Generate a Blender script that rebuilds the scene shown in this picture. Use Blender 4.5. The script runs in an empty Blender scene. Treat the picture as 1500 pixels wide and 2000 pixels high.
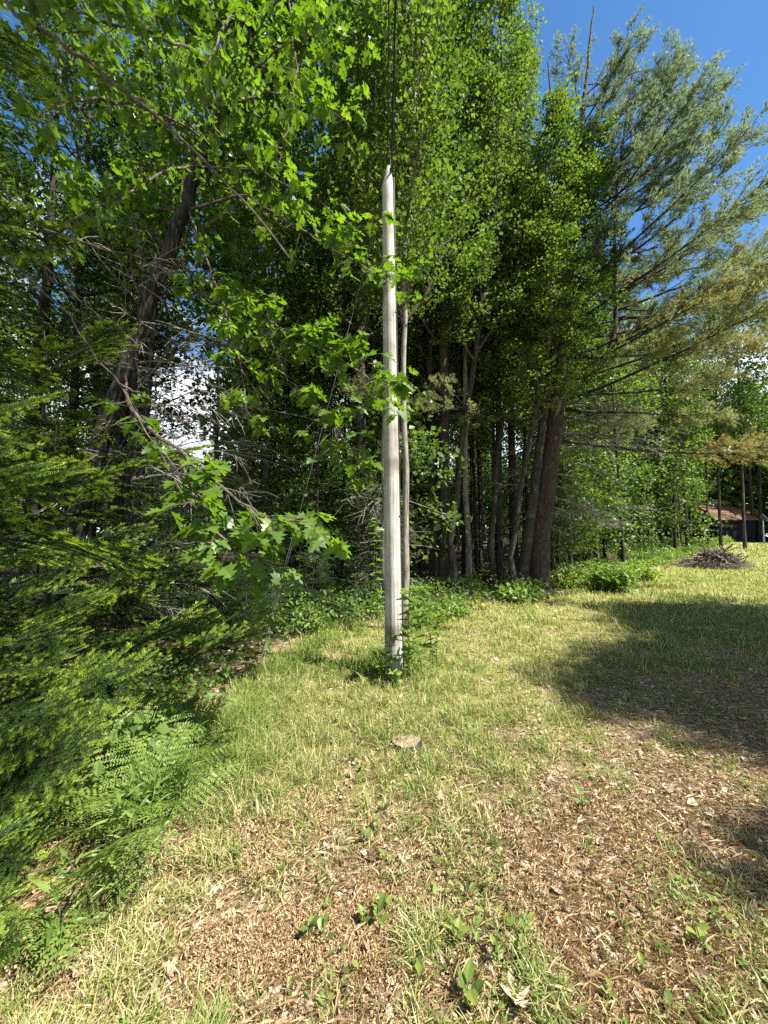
import bpy, math, random
import numpy as np
from mathutils import Vector, Matrix, Quaternion

SC = bpy.context.scene
COL = SC.collection
PI = math.pi
R = math.radians

# ------------------------------------------------------------------ camera, sky, sun, exposure
F_PX = 750.0                      # focal length in pixels of the 1500x2000 photograph (ultra-wide phone lens)
PITCH = math.atan(50 / 750)
EYE = 1.6
cam_d = bpy.data.cameras.new("camera")
cam = bpy.data.objects.new("camera", cam_d)
COL.objects.link(cam)
cam_d.sensor_fit = 'VERTICAL'
cam_d.sensor_height = 24.0
cam_d.lens = F_PX / 2000 * 24.0
cam_d.clip_start = 0.05
cam_d.clip_end = 2000
cam.location = (0, 0, EYE)
cam.rotation_euler = (PI / 2 + PITCH, 0, 0)
SC.camera = cam

SUN_EL = R(56)
SUN_DIR = Vector((math.cos(SUN_EL) * 0.915, -math.cos(SUN_EL) * 0.403, math.sin(SUN_EL)))   # towards the sun
SUN_AZ = math.atan2(SUN_DIR.x, SUN_DIR.y)      # from +Y, clockwise

w = bpy.data.worlds.new("World")
SC.world = w
w.use_nodes = True
nt = w.node_tree
nt.nodes.clear()
def N(t, kind, **kw):
    n = t.nodes.new(kind)
    for k, v in kw.items():
        if k in n.inputs.keys() if hasattr(n.inputs, 'keys') else False:
            n.inputs[k].default_value = v
        else:
            setattr(n, k, v)
    return n
sky = N(nt, 'ShaderNodeTexSky', sky_type='NISHITA', sun_disc=False)
sky.sun_elevation = SUN_EL
sky.sun_rotation = SUN_AZ
sky.air_density = 1.15
sky.dust_density = 0.3
sky.ozone_density = 3.0
hs = N(nt, 'ShaderNodeHueSaturation')
hs.inputs['Saturation'].default_value = 1.24
hs.inputs['Value'].default_value = 1.25
nt.links.new(sky.outputs[0], hs.inputs['Color'])
tc = N(nt, 'ShaderNodeTexCoord')
sep = N(nt, 'ShaderNodeSeparateXYZ')
nt.links.new(tc.outputs['Generated'], sep.inputs[0])
mp = N(nt, 'ShaderNodeMapping')
mp.inputs['Scale'].default_value = (1.0, 1.0, 2.6)
nt.links.new(tc.outputs['Generated'], mp.inputs['Vector'])
cn = N(nt, 'ShaderNodeTexNoise')
cn.inputs['Scale'].default_value = 3.1
cn.inputs['Detail'].default_value = 9
cn.inputs['Roughness'].default_value = 0.56
nt.links.new(mp.outputs[0], cn.inputs['Vector'])
elm = N(nt, 'ShaderNodeMapRange')          # clouds sit low over the horizon
elm.inputs['From Min'].default_value = 0.30
elm.inputs['From Max'].default_value = 0.62
elm.inputs['To Min'].default_value = 0.16
elm.inputs['To Max'].default_value = -0.30
nt.links.new(sep.outputs['Z'], elm.inputs['Value'])
azm = N(nt, 'ShaderNodeMapRange')          # more cloud to the left of the clearing
azm.inputs['From Min'].default_value = -0.7
azm.inputs['From Max'].default_value = 0.45
azm.inputs['To Min'].default_value = 0.22
azm.inputs['To Max'].default_value = 0.03
nt.links.new(sep.outputs['X'], azm.inputs['Value'])
a1 = N(nt, 'ShaderNodeMath', operation='ADD')
nt.links.new(cn.outputs['Fac'], a1.inputs[0]); nt.links.new(elm.outputs[0], a1.inputs[1])
a2 = N(nt, 'ShaderNodeMath', operation='ADD')
nt.links.new(a1.outputs[0], a2.inputs[0]); nt.links.new(azm.outputs[0], a2.inputs[1])
cr = N(nt, 'ShaderNodeValToRGB')
cr.color_ramp.elements[0].position = 0.57
cr.color_ramp.elements[1].position = 0.70
nt.links.new(a2.outputs[0], cr.inputs[0])
mx = N(nt, 'ShaderNodeMix', data_type='RGBA')
nt.links.new(cr.outputs[0], mx.inputs['Factor'])
nt.links.new(hs.outputs[0], mx.inputs['A'])
mx.inputs['B'].default_value = (9.5, 9.9, 10.6, 1)
bg = N(nt, 'ShaderNodeBackground')
bg.inputs['Strength'].default_value = 0.056
nt.links.new(mx.outputs['Result'], bg.inputs[0])
wo = N(nt, 'ShaderNodeOutputWorld')
nt.links.new(bg.outputs[0], wo.inputs[0])

sl = bpy.data.lights.new("sun", 'SUN')
sl.energy = 5.0
sl.angle = R(0.53)
sl.color = (1.0, 0.955, 0.87)
sun = bpy.data.objects.new("sun", sl)
COL.objects.link(sun)
sun.rotation_euler = SUN_DIR.to_track_quat('Z', 'Y').to_euler()
sun.location = SUN_DIR * 60

SC.view_settings.view_transform = 'Standard'
SC.view_settings.look = 'None'
SC.view_settings.gamma = 1
SC.view_settings.use_curve_mapping = False
SC.view_settings.exposure = 1.5
SC.render.engine = 'CYCLES'
SC.cycles.use_denoising = False
SC.cycles.max_bounces = 7
SC.cycles.diffuse_bounces = 2
SC.cycles.transmission_bounces = 4
SC.cycles.glossy_bounces = 2
SC.cycles.transparent_max_bounces = 4

# ------------------------------------------------------------------ numeric helpers
def rng_(seed):
    return np.random.default_rng(seed)

_hash = np.random.default_rng(77).random((256, 256))
def vnoise(x, y, s=1.0):
    """smooth value noise 0..1"""
    x = np.asarray(x, float) * s + 1000; y = np.asarray(y, float) * s + 1000
    xi = np.floor(x).astype(int); yi = np.floor(y).astype(int)
    fx = x - xi; fy = y - yi
    fx = fx * fx * (3 - 2 * fx); fy = fy * fy * (3 - 2 * fy)
    g = lambda a, b: _hash[a % 256, b % 256]
    return (g(xi, yi) * (1 - fx) + g(xi + 1, yi) * fx) * (1 - fy) + (g(xi, yi + 1) * (1 - fx) + g(xi + 1, yi + 1) * fx) * fy
def fbm(x, y, s=1.0):
    return (vnoise(x, y, s) * .5 + vnoise(np.asarray(x) + 31, np.asarray(y) + 7, s * 2.1) * .3 + vnoise(np.asarray(x) + 11, np.asarray(y) + 57, s * 4.3) * .2)
def sstep(v, a, b):
    t = np.clip((np.asarray(v, float) - a) / (b - a), 0, 1)
    return t * t * (3 - 2 * t)

def ground(x, y):
    x = np.asarray(x, float); y = np.asarray(y, float)
    z = 1.25 * sstep(y, 16, 34) * sstep(x, 2, 13)
    z = z + 0.06 * (vnoise(x, y, .45) - .5) * sstep(np.hypot(x, y - 1), 1, 5)
    z = z + 0.022 * (vnoise(x, y, 2.3) - .5)
    return z
def gz(x, y):
    return float(ground(x, y))

def at(px, py, Y):
    """a point of the place seen at photo pixel (px, py) that lies Y metres ahead of the camera"""
    u = (px - 750) / F_PX; v = (1000 - py) / F_PX
    d = np.array([u, math.cos(PITCH) - v * math.sin(PITCH), math.sin(PITCH) + v * math.cos(PITCH)])
    d = d * (Y / d[1])
    return np.array([d[0], d[1], EYE + d[2]])
def ax(px, Y):
    return (px - 750) / F_PX * Y

EDGE_Y = [-3, 0, 1.64, 2.2, 3.2, 4.3, 5, 7, 8.6, 10.4, 14, 20, 30, 60]
EDGE_X = [-1.6, -1.35, -1.1, -1.0, -1.37, -1.43, -1.27, -.93, 1.7, 4.2, 8.6, 14.5, 27, 50]
def inside(x, y):
    """metres (roughly) into the clearing, negative in the woods"""
    return np.asarray(x) - np.interp(y, EDGE_Y, EDGE_X)

def norm(a):
    a = np.asarray(a, float)
    return a / np.maximum(np.linalg.norm(a, axis=-1, keepdims=True), 1e-9)
def basis(tip, nrm):
    t = norm(tip)
    n = np.asarray(nrm, float)
    n = norm(n - (n * t).sum(-1, keepdims=True) * t)
    s = np.cross(n, t)
    return np.stack([t, s, n], axis=-2)          # rows: x->tip, y->side, z->normal

class Geo:
    """collects vertices, triangles and quads with a tint per vertex and a material slot per face"""
    def __init__(s):
        s.V = []; s.T = []; s.Q = []; s.tint = []; s.TM = []; s.QM = []; s.n = 0
    def add(s, V, F, tint=0.5, m=0):
        V = np.asarray(V, float).reshape(-1, 3); F = np.asarray(F, int)
        if len(V) == 0: return
        s.V.append(V)
        t = np.broadcast_to(np.asarray(tint, float), (len(V),)) if np.ndim(tint) == 0 else np.asarray(tint, float)
        s.tint.append(t)
        if F.shape[1] == 3:
            s.T.append(F + s.n); s.TM.append(np.full(len(F), m))
        else:
            s.Q.append(F + s.n); s.QM.append(np.full(len(F), m))
        s.n += len(V)
    def tube(s, P, rad, k=5, tint=0.5, m=0, cap=True):
        P = np.asarray(P, float); rad = np.broadcast_to(np.asarray(rad, float), (len(P),))
        T = np.gradient(P, axis=0); T = norm(T)
        ref = np.array([0, 0, 1.0]) if abs(T[0][2]) < .9 else np.array([1.0, 0, 0])
        A = norm(np.cross(T, ref)); B = np.cross(T, A)
        a = np.arange(k) * 2 * PI / k
        V = P[:, None, :] + rad[:, None, None] * (np.cos(a)[None, :, None] * A[:, None, :] + np.sin(a)[None, :, None] * B[:, None, :])
        n = len(P)
        i = np.arange(n - 1)[:, None] * k; j = np.arange(k)[None, :]
        j2 = (j + 1) % k
        Fq = np.stack([i + j, i + j2, i + k + j2, i + k + j], axis=-1).reshape(-1, 4)
        s.add(V.reshape(-1, 3), Fq, tint, m)
    def place(s, TV, TF, pos, B, scale, tint=0.5, m=0):
        pos = np.asarray(pos, float).reshape(-1, 3)
        if len(pos) == 0: return
        nI = len(pos); nv = len(TV)
        scale = np.broadcast_to(np.asarray(scale, float), (nI,)) if np.ndim(scale) < 2 else scale
        if np.ndim(scale) == 2:
            L = TV[None] * scale[:, None, :]
        else:
            L = TV[None] * scale[:, None, None]
        V = pos[:, None, :] + np.einsum('nvk,nkj->nvj', L, B)
        TF = np.asarray(TF)
        Fi = (TF[None] + (np.arange(nI) * nv)[:, None, None]).reshape(-1, TF.shape[1])
        tint = np.broadcast_to(np.asarray(tint, float), (nI,))
        s.add(V.reshape(-1, 3), Fi, np.repeat(tint, nv), m)
    def mesh(s, name, mats, smooth=False):
        me = bpy.data.meshes.new(name)
        V = np.concatenate(s.V); t = np.concatenate(s.tint)
        me.vertices.add(len(V)); me.vertices.foreach_set('co', V.astype(np.float32).ravel())
        T = np.concatenate(s.T) if s.T else np.zeros((0, 3), int)
        Q = np.concatenate(s.Q) if s.Q else np.zeros((0, 4), int)
        nl = T.size + Q.size
        me.loops.add(nl)
        me.loops.foreach_set('vertex_index', np.concatenate([T.ravel(), Q.ravel()]).astype(np.int32))
        nf = len(T) + len(Q)
        me.polygons.add(nf)
        st = np.concatenate([np.arange(len(T)) * 3, T.size + np.arange(len(Q)) * 4]).astype(np.int32)
        me.polygons.foreach_set('loop_start', st)
        M = np.concatenate(s.TM + s.QM).astype(np.int32)
        me.polygons.foreach_set('material_index', M)
        me.polygons.foreach_set('use_smooth', np.full(nf, bool(smooth)))
        at_ = me.attributes.new('tint', 'FLOAT', 'POINT')
        at_.data.foreach_set('value', t.astype(np.float32))
        for m in (mats if isinstance(mats, (list, tuple)) else [mats]):
            me.materials.append(m)
        me.update(calc_edges=True)
        me.validate()
        return me

def link(name, me, parent=None, loc=(0, 0, 0)):
    o = bpy.data.objects.new(name, me)
    COL.objects.link(o)
    o.location = [float(v) for v in loc]
    if parent is not None: o.parent = parent
    return o
def tag(o, label=None, cat=None, group=None, kind=None):
    if label: o['label'] = label
    if cat: o['category'] = cat
    if group: o['group'] = group
    if kind: o['kind'] = kind
    return o
def empty(name, loc, label, cat, group=None, rz=0):
    o = bpy.data.objects.new(name, None)
    o.empty_display_size = .2
    COL.objects.link(o)
    o.location = [float(v) for v in loc]; o.rotation_euler = (0, 0, rz)
    return tag(o, label, cat, group)
def part(name, geo, mats, parent, smooth=False, kind=None, loc=(0, 0, 0)):
    o = link(name, geo.mesh(name, mats, smooth), parent, loc)
    if kind: o['kind'] = kind
    return o
def copy_thing(root, loc, rz=0, sc=1.0, label=None, cat=None, group=None, tilt=(0, 0)):
    r = root.copy(); COL.objects.link(r)
    r.location = [float(v) for v in loc]
    r.rotation_euler = (tilt[0], tilt[1], rz)
    r.scale = (sc, sc, sc) if np.ndim(sc) == 0 else sc
    if label: r['label'] = label
    if cat: r['category'] = cat
    if group: r['group'] = group
    for ch in list(root.children):
        c = ch.copy(); COL.objects.link(c); c.parent = r
        for g in list(ch.children):
            d = g.copy(); COL.objects.link(d); d.parent = c
    return r

# ------------------------------------------------------------------ materials
def new_mat(name):
    m = bpy.data.materials.new(name); m.use_nodes = True
    m.node_tree.nodes.clear()
    return m, m.node_tree
def ramp(t, stops):
    r = t.nodes.new('ShaderNodeValToRGB')
    e = r.color_ramp.elements
    while len(e) < len(stops): e.new(0.5)
    for i, (p, c) in enumerate(stops):
        e[i].position = p; e[i].color = (*c, 1)
    return r

def leaf_mat(name, stops, trans=0.42, tcol=(1.5, 1.9, .45), rough=.45, spec=.35):
    m, t = new_mat(name)
    a = t.nodes.new('ShaderNodeAttribute'); a.attribute_name = 'tint'
    r = ramp(t, stops)
    t.links.new(a.outputs['Fac'], r.inputs[0])
    p = t.nodes.new('ShaderNodeBsdfPrincipled')
    p.inputs['Roughness'].default_value = rough
    p.inputs['Specular IOR Level'].default_value = spec
    t.links.new(r.outputs[0], p.inputs['Base Color'])
    mul = t.nodes.new('ShaderNodeMix'); mul.data_type = 'RGBA'; mul.blend_type = 'MULTIPLY'
    mul.inputs['Factor'].default_value = 1; mul.clamp_result = False
    t.links.new(r.outputs[0], mul.inputs['A']); mul.inputs['B'].default_value = (*tcol, 1)
    tr = t.nodes.new('ShaderNodeBsdfTranslucent')
    t.links.new(mul.outputs['Result'], tr.inputs[0])
    mix = t.nodes.new('ShaderNodeMixShader'); mix.inputs[0].default_value = trans
    t.links.new(p.outputs[0], mix.inputs[1]); t.links.new(tr.outputs[0], mix.inputs[2])
    o = t.nodes.new('ShaderNodeOutputMaterial')
    t.links.new(mix.outputs[0], o.inputs[0])
    return m

def wood_mat(name, c1, c2, c3, scale=(9, 9, 1.6), bump=.6, rough=.85, lichen=None):
    m, t = new_mat(name)
    tc = t.nodes.new('ShaderNodeTexCoord')
    mp = t.nodes.new('ShaderNodeMapping'); mp.inputs['Scale'].default_value = scale
    t.links.new(tc.outputs['Object'], mp.inputs[0])
    n = t.nodes.new('ShaderNodeTexNoise'); n.inputs['Scale'].default_value = 2.2; n.inputs['Detail'].default_value = 9; n.inputs['Roughness'].default_value = .66
    t.links.new(mp.outputs[0], n.inputs['Vector'])
    n2 = t.nodes.new('ShaderNodeTexNoise'); n2.inputs['Scale'].default_value = 1.1; n2.inputs['Detail'].default_value = 4
    t.links.new(tc.outputs['Object'], n2.inputs['Vector'])
    r = ramp(t, [(.33, c1), (.5, c2), (.68, c3)])
    t.links.new(n.outputs['Fac'], r.inputs[0])
    col = r.outputs[0]
    if lichen:
        rr = ramp(t, [(.56, (0, 0, 0)), (.64, (1, 1, 1))])
        t.links.new(n2.outputs['Fac'], rr.inputs[0])
        mx_ = t.nodes.new('ShaderNodeMix'); mx_.data_type = 'RGBA'
        t.links.new(rr.outputs[0], mx_.inputs['Factor']); t.links.new(col, mx_.inputs['A']); mx_.inputs['B'].default_value = (*lichen, 1)
        col = mx_.outputs['Result']
    p = t.nodes.new('ShaderNodeBsdfPrincipled'); p.inputs['Roughness'].default_value = rough
    p.inputs['Specular IOR Level'].default_value = .2
    t.links.new(col, p.inputs['Base Color'])
    b = t.nodes.new('ShaderNodeBump'); b.inputs['Strength'].default_value = bump; b.inputs['Distance'].default_value = .03
    t.links.new(n.outputs['Fac'], b.inputs['Height']); t.links.new(b.outputs[0], p.inputs['Normal'])
    o = t.nodes.new('ShaderNodeOutputMaterial'); t.links.new(p.outputs[0], o.inputs[0])
    return m

def flat_mat(name, col, rough=.6, metal=0.0, var=.25, scale=8):
    m, t = new_mat(name)
    tc = t.nodes.new('ShaderNodeTexCoord')
    n = t.nodes.new('ShaderNodeTexNoise'); n.inputs['Scale'].default_value = scale; n.inputs['Detail'].default_value = 6
    t.links.new(tc.outputs['Object'], n.inputs['Vector'])
    r = ramp(t, [(.3, tuple(c * (1 - var) for c in col)), (.7, tuple(min(1, c * (1 + var)) for c in col))])
    t.links.new(n.outputs['Fac'], r.inputs[0])
    p = t.nodes.new('ShaderNodeBsdfPrincipled'); p.inputs['Roughness'].default_value = rough; p.inputs['Metallic'].default_value = metal
    p.inputs['Specular IOR Level'].default_value = .5 if metal or rough < .55 else .12
    t.links.new(r.outputs[0], p.inputs['Base Color'])
    o = t.nodes.new('ShaderNodeOutputMaterial'); t.links.new(p.outputs[0], o.inputs[0])
    return m

M_MAPLE = leaf_mat('maple_leaf', [(0, (.04, .075, .016)), (.5, (.085, .14, .03)), (1, (.17, .225, .055))], tcol=(1.4, 1.6, .55), rough=.6, spec=.18, trans=.38)
M_FAR = leaf_mat('far_leaf', [(0, (.045, .08, .022)), (.5, (.085, .14, .035)), (1, (.15, .21, .05))], tcol=(1.6, 1.75, .6))
M_OAK = leaf_mat('lobed_leaf', [(0, (.06, .11, .022)), (.5, (.095, .17, .03)), (1, (.14, .22, .035))], trans=.45, tcol=(1.8, 1.9, .4), rough=.38, spec=.45)
M_HERB = leaf_mat('herb_leaf', [(0, (.07, .12, .03)), (.5, (.13, .2, .045)), (1, (.24, .29, .06))], trans=.35)
M_FERN = leaf_mat('fern_leaf', [(0, (.08, .13, .03)), (.5, (.15, .215, .045)), (1, (.22, .28, .06))], trans=.35)
M_NEEDLE = leaf_mat('fir_needle', [(0, (.010, .022, .009)), (.35, (.022, .048, .014)), (.55, (.05, .10, .025)), (.75, (.15, .23, .04)), (1, (.29, .38, .05))], trans=.3, rough=.4, tcol=(1.6, 1.7, .6))
M_PINE = leaf_mat('pine_needle', [(0, (.15, .21, .13)), (.5, (.23, .28, .14)), (.72, (.32, .30, .11)), (1, (.46, .31, .11))], trans=.5, tcol=(1.25, 1.3, 1.0))
M_GRASS = leaf_mat('grass_blade', [(0, (.10, .16, .03)), (.35, (.17, .24, .05)), (.6, (.27, .30, .08)), (.75, (.42, .36, .16)), (1, (.6, .50, .30))], trans=.3, tcol=(1.3, 1.45, .7))
M_LITTER = leaf_mat('dry_leaf', [(0, (.10, .06, .04)), (.3, (.27, .19, .125)), (.6, (.44, .34, .23)), (.85, (.58, .49, .37)), (1, (.68, .62, .52))], trans=.12, tcol=(1.2, 1.0, .6), rough=.7)
M_DEADFERN = leaf_mat('dead_fern', [(0, (.20, .115, .05)), (.5, (.46, .33, .17)), (1, (.66, .53, .34))], trans=.15, tcol=(1.2, 1, .6), rough=.8)

M_BARK = wood_mat('grey_bark', (.02, .017, .014), (.05, .043, .036), (.12, .107, .09), lichen=(.10, .11, .085))
M_BARKD = wood_mat('dark_bark', (.012, .010, .008), (.032, .027, .022), (.09, .08, .07))
M_PBARK = wood_mat('pine_bark', (.025, .017, .012), (.065, .047, .036), (.14, .105, .085), scale=(14, 14, 2.2), bump=1.0)
M_PALE = wood_mat('pale_bark', (.10, .09, .07), (.24, .22, .18), (.40, .37, .31))
M_TWIG = wood_mat('twig_bark', (.04, .03, .022), (.10, .075, .058), (.22, .185, .155))
M_DEADW = wood_mat('dead_wood', (.09, .08, .07), (.2, .18, .16), (.38, .35, .31))
M_STEM = flat_mat('green_stem', (.12, .16, .05))

def ground_mat():
    m, t = new_mat('ground_soil')
    tc = t.nodes.new('ShaderNodeTexCoord')
    def noise(s, d=8, r_=.6):
        n = t.nodes.new('ShaderNodeTexNoise'); n.inputs['Scale'].default_value = s; n.inputs['Detail'].default_value = d; n.inputs['Roughness'].default_value = r_
        t.links.new(tc.outputs['Object'], n.inputs['Vector']); return n
    nf = noise(85, 7, .8); nm = noise(5, 6); nb = noise(.55, 5)
    litter = ramp(t, [(.3, (.09, .06, .04)), (.45, (.25, .18, .115)), (.58, (.42, .33, .22)), (.75, (.56, .47, .35))])
    t.links.new(nf.outputs['Fac'], litter.inputs[0])
    green = ramp(t, [(.3, (.10, .12, .03)), (.5, (.25, .26, .08)), (.7, (.40, .36, .16))])
    t.links.new(nf.outputs['Fac'], green.inputs[0])
    gatt = t.nodes.new('ShaderNodeAttribute'); gatt.attribute_name = 'tint'
    ad = t.nodes.new('ShaderNodeMath'); ad.operation = 'MULTIPLY_ADD'
    t.links.new(nm.outputs['Fac'], ad.inputs[0]); ad.inputs[1].default_value = 1.4
    t.links.new(gatt.outputs['Fac'], ad.inputs[2])
    mr = t.nodes.new('ShaderNodeMapRange'); mr.inputs['From Min'].default_value = .95; mr.inputs['From Max'].default_value = 1.35
    t.links.new(ad.outputs[0], mr.inputs['Value'])
    mx_ = t.nodes.new('ShaderNodeMix'); mx_.data_type = 'RGBA'
    t.links.new(mr.outputs[0], mx_.inputs['Factor']); t.links.new(litter.outputs[0], mx_.inputs['A']); t.links.new(green.outputs[0], mx_.inputs['B'])
    duff_shade = ramp(t, [(.3, (.03, .02, .013)), (.55, (.09, .06, .04)), (.75, (.17, .12, .08))])  # brown forest floor, with the shade under the trees put into its colour
    t.links.new(nf.outputs['Fac'], duff_shade.inputs[0])
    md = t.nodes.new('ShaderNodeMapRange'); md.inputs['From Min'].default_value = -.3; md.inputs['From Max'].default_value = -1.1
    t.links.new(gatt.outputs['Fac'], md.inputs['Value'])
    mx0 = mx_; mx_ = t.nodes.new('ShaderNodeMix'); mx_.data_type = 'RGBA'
    t.links.new(md.outputs[0], mx_.inputs['Factor']); t.links.new(mx0.outputs['Result'], mx_.inputs['A']); t.links.new(duff_shade.outputs[0], mx_.inputs['B'])
    p = t.nodes.new('ShaderNodeBsdfPrincipled'); p.inputs['Roughness'].default_value = .95; p.inputs['Specular IOR Level'].default_value = .1
    t.links.new(mx_.outputs['Result'], p.inputs['Base Color'])
    b = t.nodes.new('ShaderNodeBump'); b.inputs['Strength'].default_value = .9; b.inputs['Distance'].default_value = .03
    t.links.new(nf.outputs['Fac'], b.inputs['Height']); t.links.new(b.outputs[0], p.inputs['Normal'])
    o = t.nodes.new('ShaderNodeOutputMaterial'); t.links.new(p.outputs[0], o.inputs[0])
    return m
M_GROUND = ground_mat()

def greenness(x, y):
    """0 = bare litter, 1 = thick grass"""
    x = np.asarray(x, float); y = np.asarray(y, float)
    g = .47 + .23 * sstep(y, 2.0, 3.2)
    g = g + .25 * sstep(y, 9, 14) + .12 * sstep(y, 4, 6)
    lane = np.exp(-((x - (-.3 + .95 * y)) / (.55 + .13 * y)) ** 2) * sstep(y, 1.0, 2.5) * (1 - sstep(y, 3.8, 6.5))      # worn track to the right
    g = g - .42 * lane
    g = g + .25 * np.exp(-((x + .3) / .9) ** 2 - ((y - 3.6) / 1.4) ** 2)
    g = g + .22 * np.exp(-((x - .25) / .3) ** 2 - ((y - 1.5) / .9) ** 2)          # greener strip in the foreground
    g = g - .5 * np.exp(-((x + .40) / .42) ** 2 - ((y - 1.6) / .5) ** 2) - .3 * np.exp(-((x - 1.2) / .5) ** 2 - ((y - 1.9) / .6) ** 2)
    g = g + 1.1 * (fbm(x, y, 1.3) - .5) + .7 * (vnoise(x, y, 5.5) - .5) + .05
    g = g * sstep(inside(x, y), -.7, .2)
    return np.clip(g, 0, 1)

# ------------------------------------------------------------------ the ground sheet
def build_ground():
    def axis(n, a, far):
        t = np.linspace(-1, 1, n)
        return np.sinh(t * a) / math.sinh(a) * far
    xs = axis(260, 5.6, 420) + 1.0; ys = axis(260, 5.6, 420) + 3.5
    X, Y = np.meshgrid(xs, ys)
    Z = ground(X, Y)
    n = len(xs)
    V = np.stack([X, Y, Z], -1).reshape(-1, 3)
    i = np.arange(n - 1)[:, None] * n + np.arange(n - 1)[None]
    Fq = np.stack([i, i + 1, i + n + 1, i + n], -1).reshape(-1, 4)
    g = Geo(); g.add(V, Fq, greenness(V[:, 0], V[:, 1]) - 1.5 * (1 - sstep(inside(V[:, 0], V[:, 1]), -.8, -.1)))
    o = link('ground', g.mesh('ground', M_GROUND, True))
    tag(o, 'sunlit clearing floor of thin grass, dead leaves and pine needles', kind='structure')
build_ground()

# ------------------------------------------------------------------ leaf templates (tip along +x, normal +z)
KITE_V = np.array([[0, 0, 0], [.48, .40, .08], [1, 0, -.05], [.42, -.42, .08]]); KITE_F = np.array([[0, 2, 1], [0, 3, 2]])
LANCE_V = np.array([[0, 0, 0], [.3, .13, .03], [.65, .10, .04], [1, 0, -.1], [.65, -.10, .04], [.3, -.13, .03], [.3, 0, 0], [.65, 0, .0]])
LANCE_F = np.array([[0, 6, 1], [0, 5, 6], [1, 6, 7], [1, 7, 2], [5, 7, 6], [5, 4, 7], [2, 7, 3], [4, 3, 7]])
OVAL_V = np.array([[0, 0, 0], [.25, .26, .05], [.6, .27, .05], [1, 0, -.06], [.6, -.27, .05], [.25, -.26, .05], [.45, 0, -.02]])
OVAL_F = np.array([[0, 6, 1], [1, 6, 2], [2, 6, 3], [3, 6, 4], [4, 6, 5], [5, 6, 0]])
def lobed():
    half = [(0, 0.03), (.10, .24), (.02, .42), (.24, .34), (.34, .56), (.44, .34), (.50, .16), (.66, .36), (.72, .20), (.78, .12), (.88, .16), (1.0, 0)]
    top = [(x, y) for x, y in half]; bot = [(x, -y) for x, y in half[-2::-1]]
    out = top + bot
    mid = [(.0, 0), (.3, 0), (.6, 0), (.85, 0)]
    V = [(x, y, .22 * abs(y) - .12 * x * x) for x, y in out]
    n = len(out)
    c = n; V += [(.3, 0, -.01), (.62, 0, -.05)]
    F = []
    for i in range(n):
        j = (i + 1) % n
        k = c if (out[i][0] + out[j][0]) / 2 < .5 else c + 1
        F.append([k, i, j])
    i6 = 6; j6 = n - 6
    F.append([c, 6, c + 1]); F.append([c, c + 1, n - 6])
    return np.array(V, float), np.array(F)
LOBE_V, LOBE_F = lobed()

def leaf_frames(rng, n, dirs, flat=.6, droop=.25):
    """tip directions spread round dirs, normals mostly upwards"""
    t = norm(dirs + rng.normal(0, .75, (n, 3)) + np.array([0, 0, -droop]))
    nr = norm(np.array([0, 0, 1.0]) * flat + rng.normal(0, .45, (n, 3)))
    return basis(t, nr)

# ------------------------------------------------------------------ broadleaf trees
def perp_dirs(rng, d, spread, up):
    v = rng.normal(0, 1, 3); v = v - v.dot(d) * d; v = v / np.linalg.norm(v)
    o = d * math.cos(spread) + v * math.sin(spread) + np.array([0, 0, up])
    return o / np.linalg.norm(o)
def curve(p, d, L, n, rng, bend=(0, 0, .0), wob=.05):
    P = [np.array(p, float)]; d = np.array(d, float)
    for i in range(n - 1):
        P.append(P[-1] + d * L / (n - 1))
        d = d + np.array(bend) / (n - 1) + rng.normal(0, wob, 3); d = d / np.linalg.norm(d)
    return np.array(P), d

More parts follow.
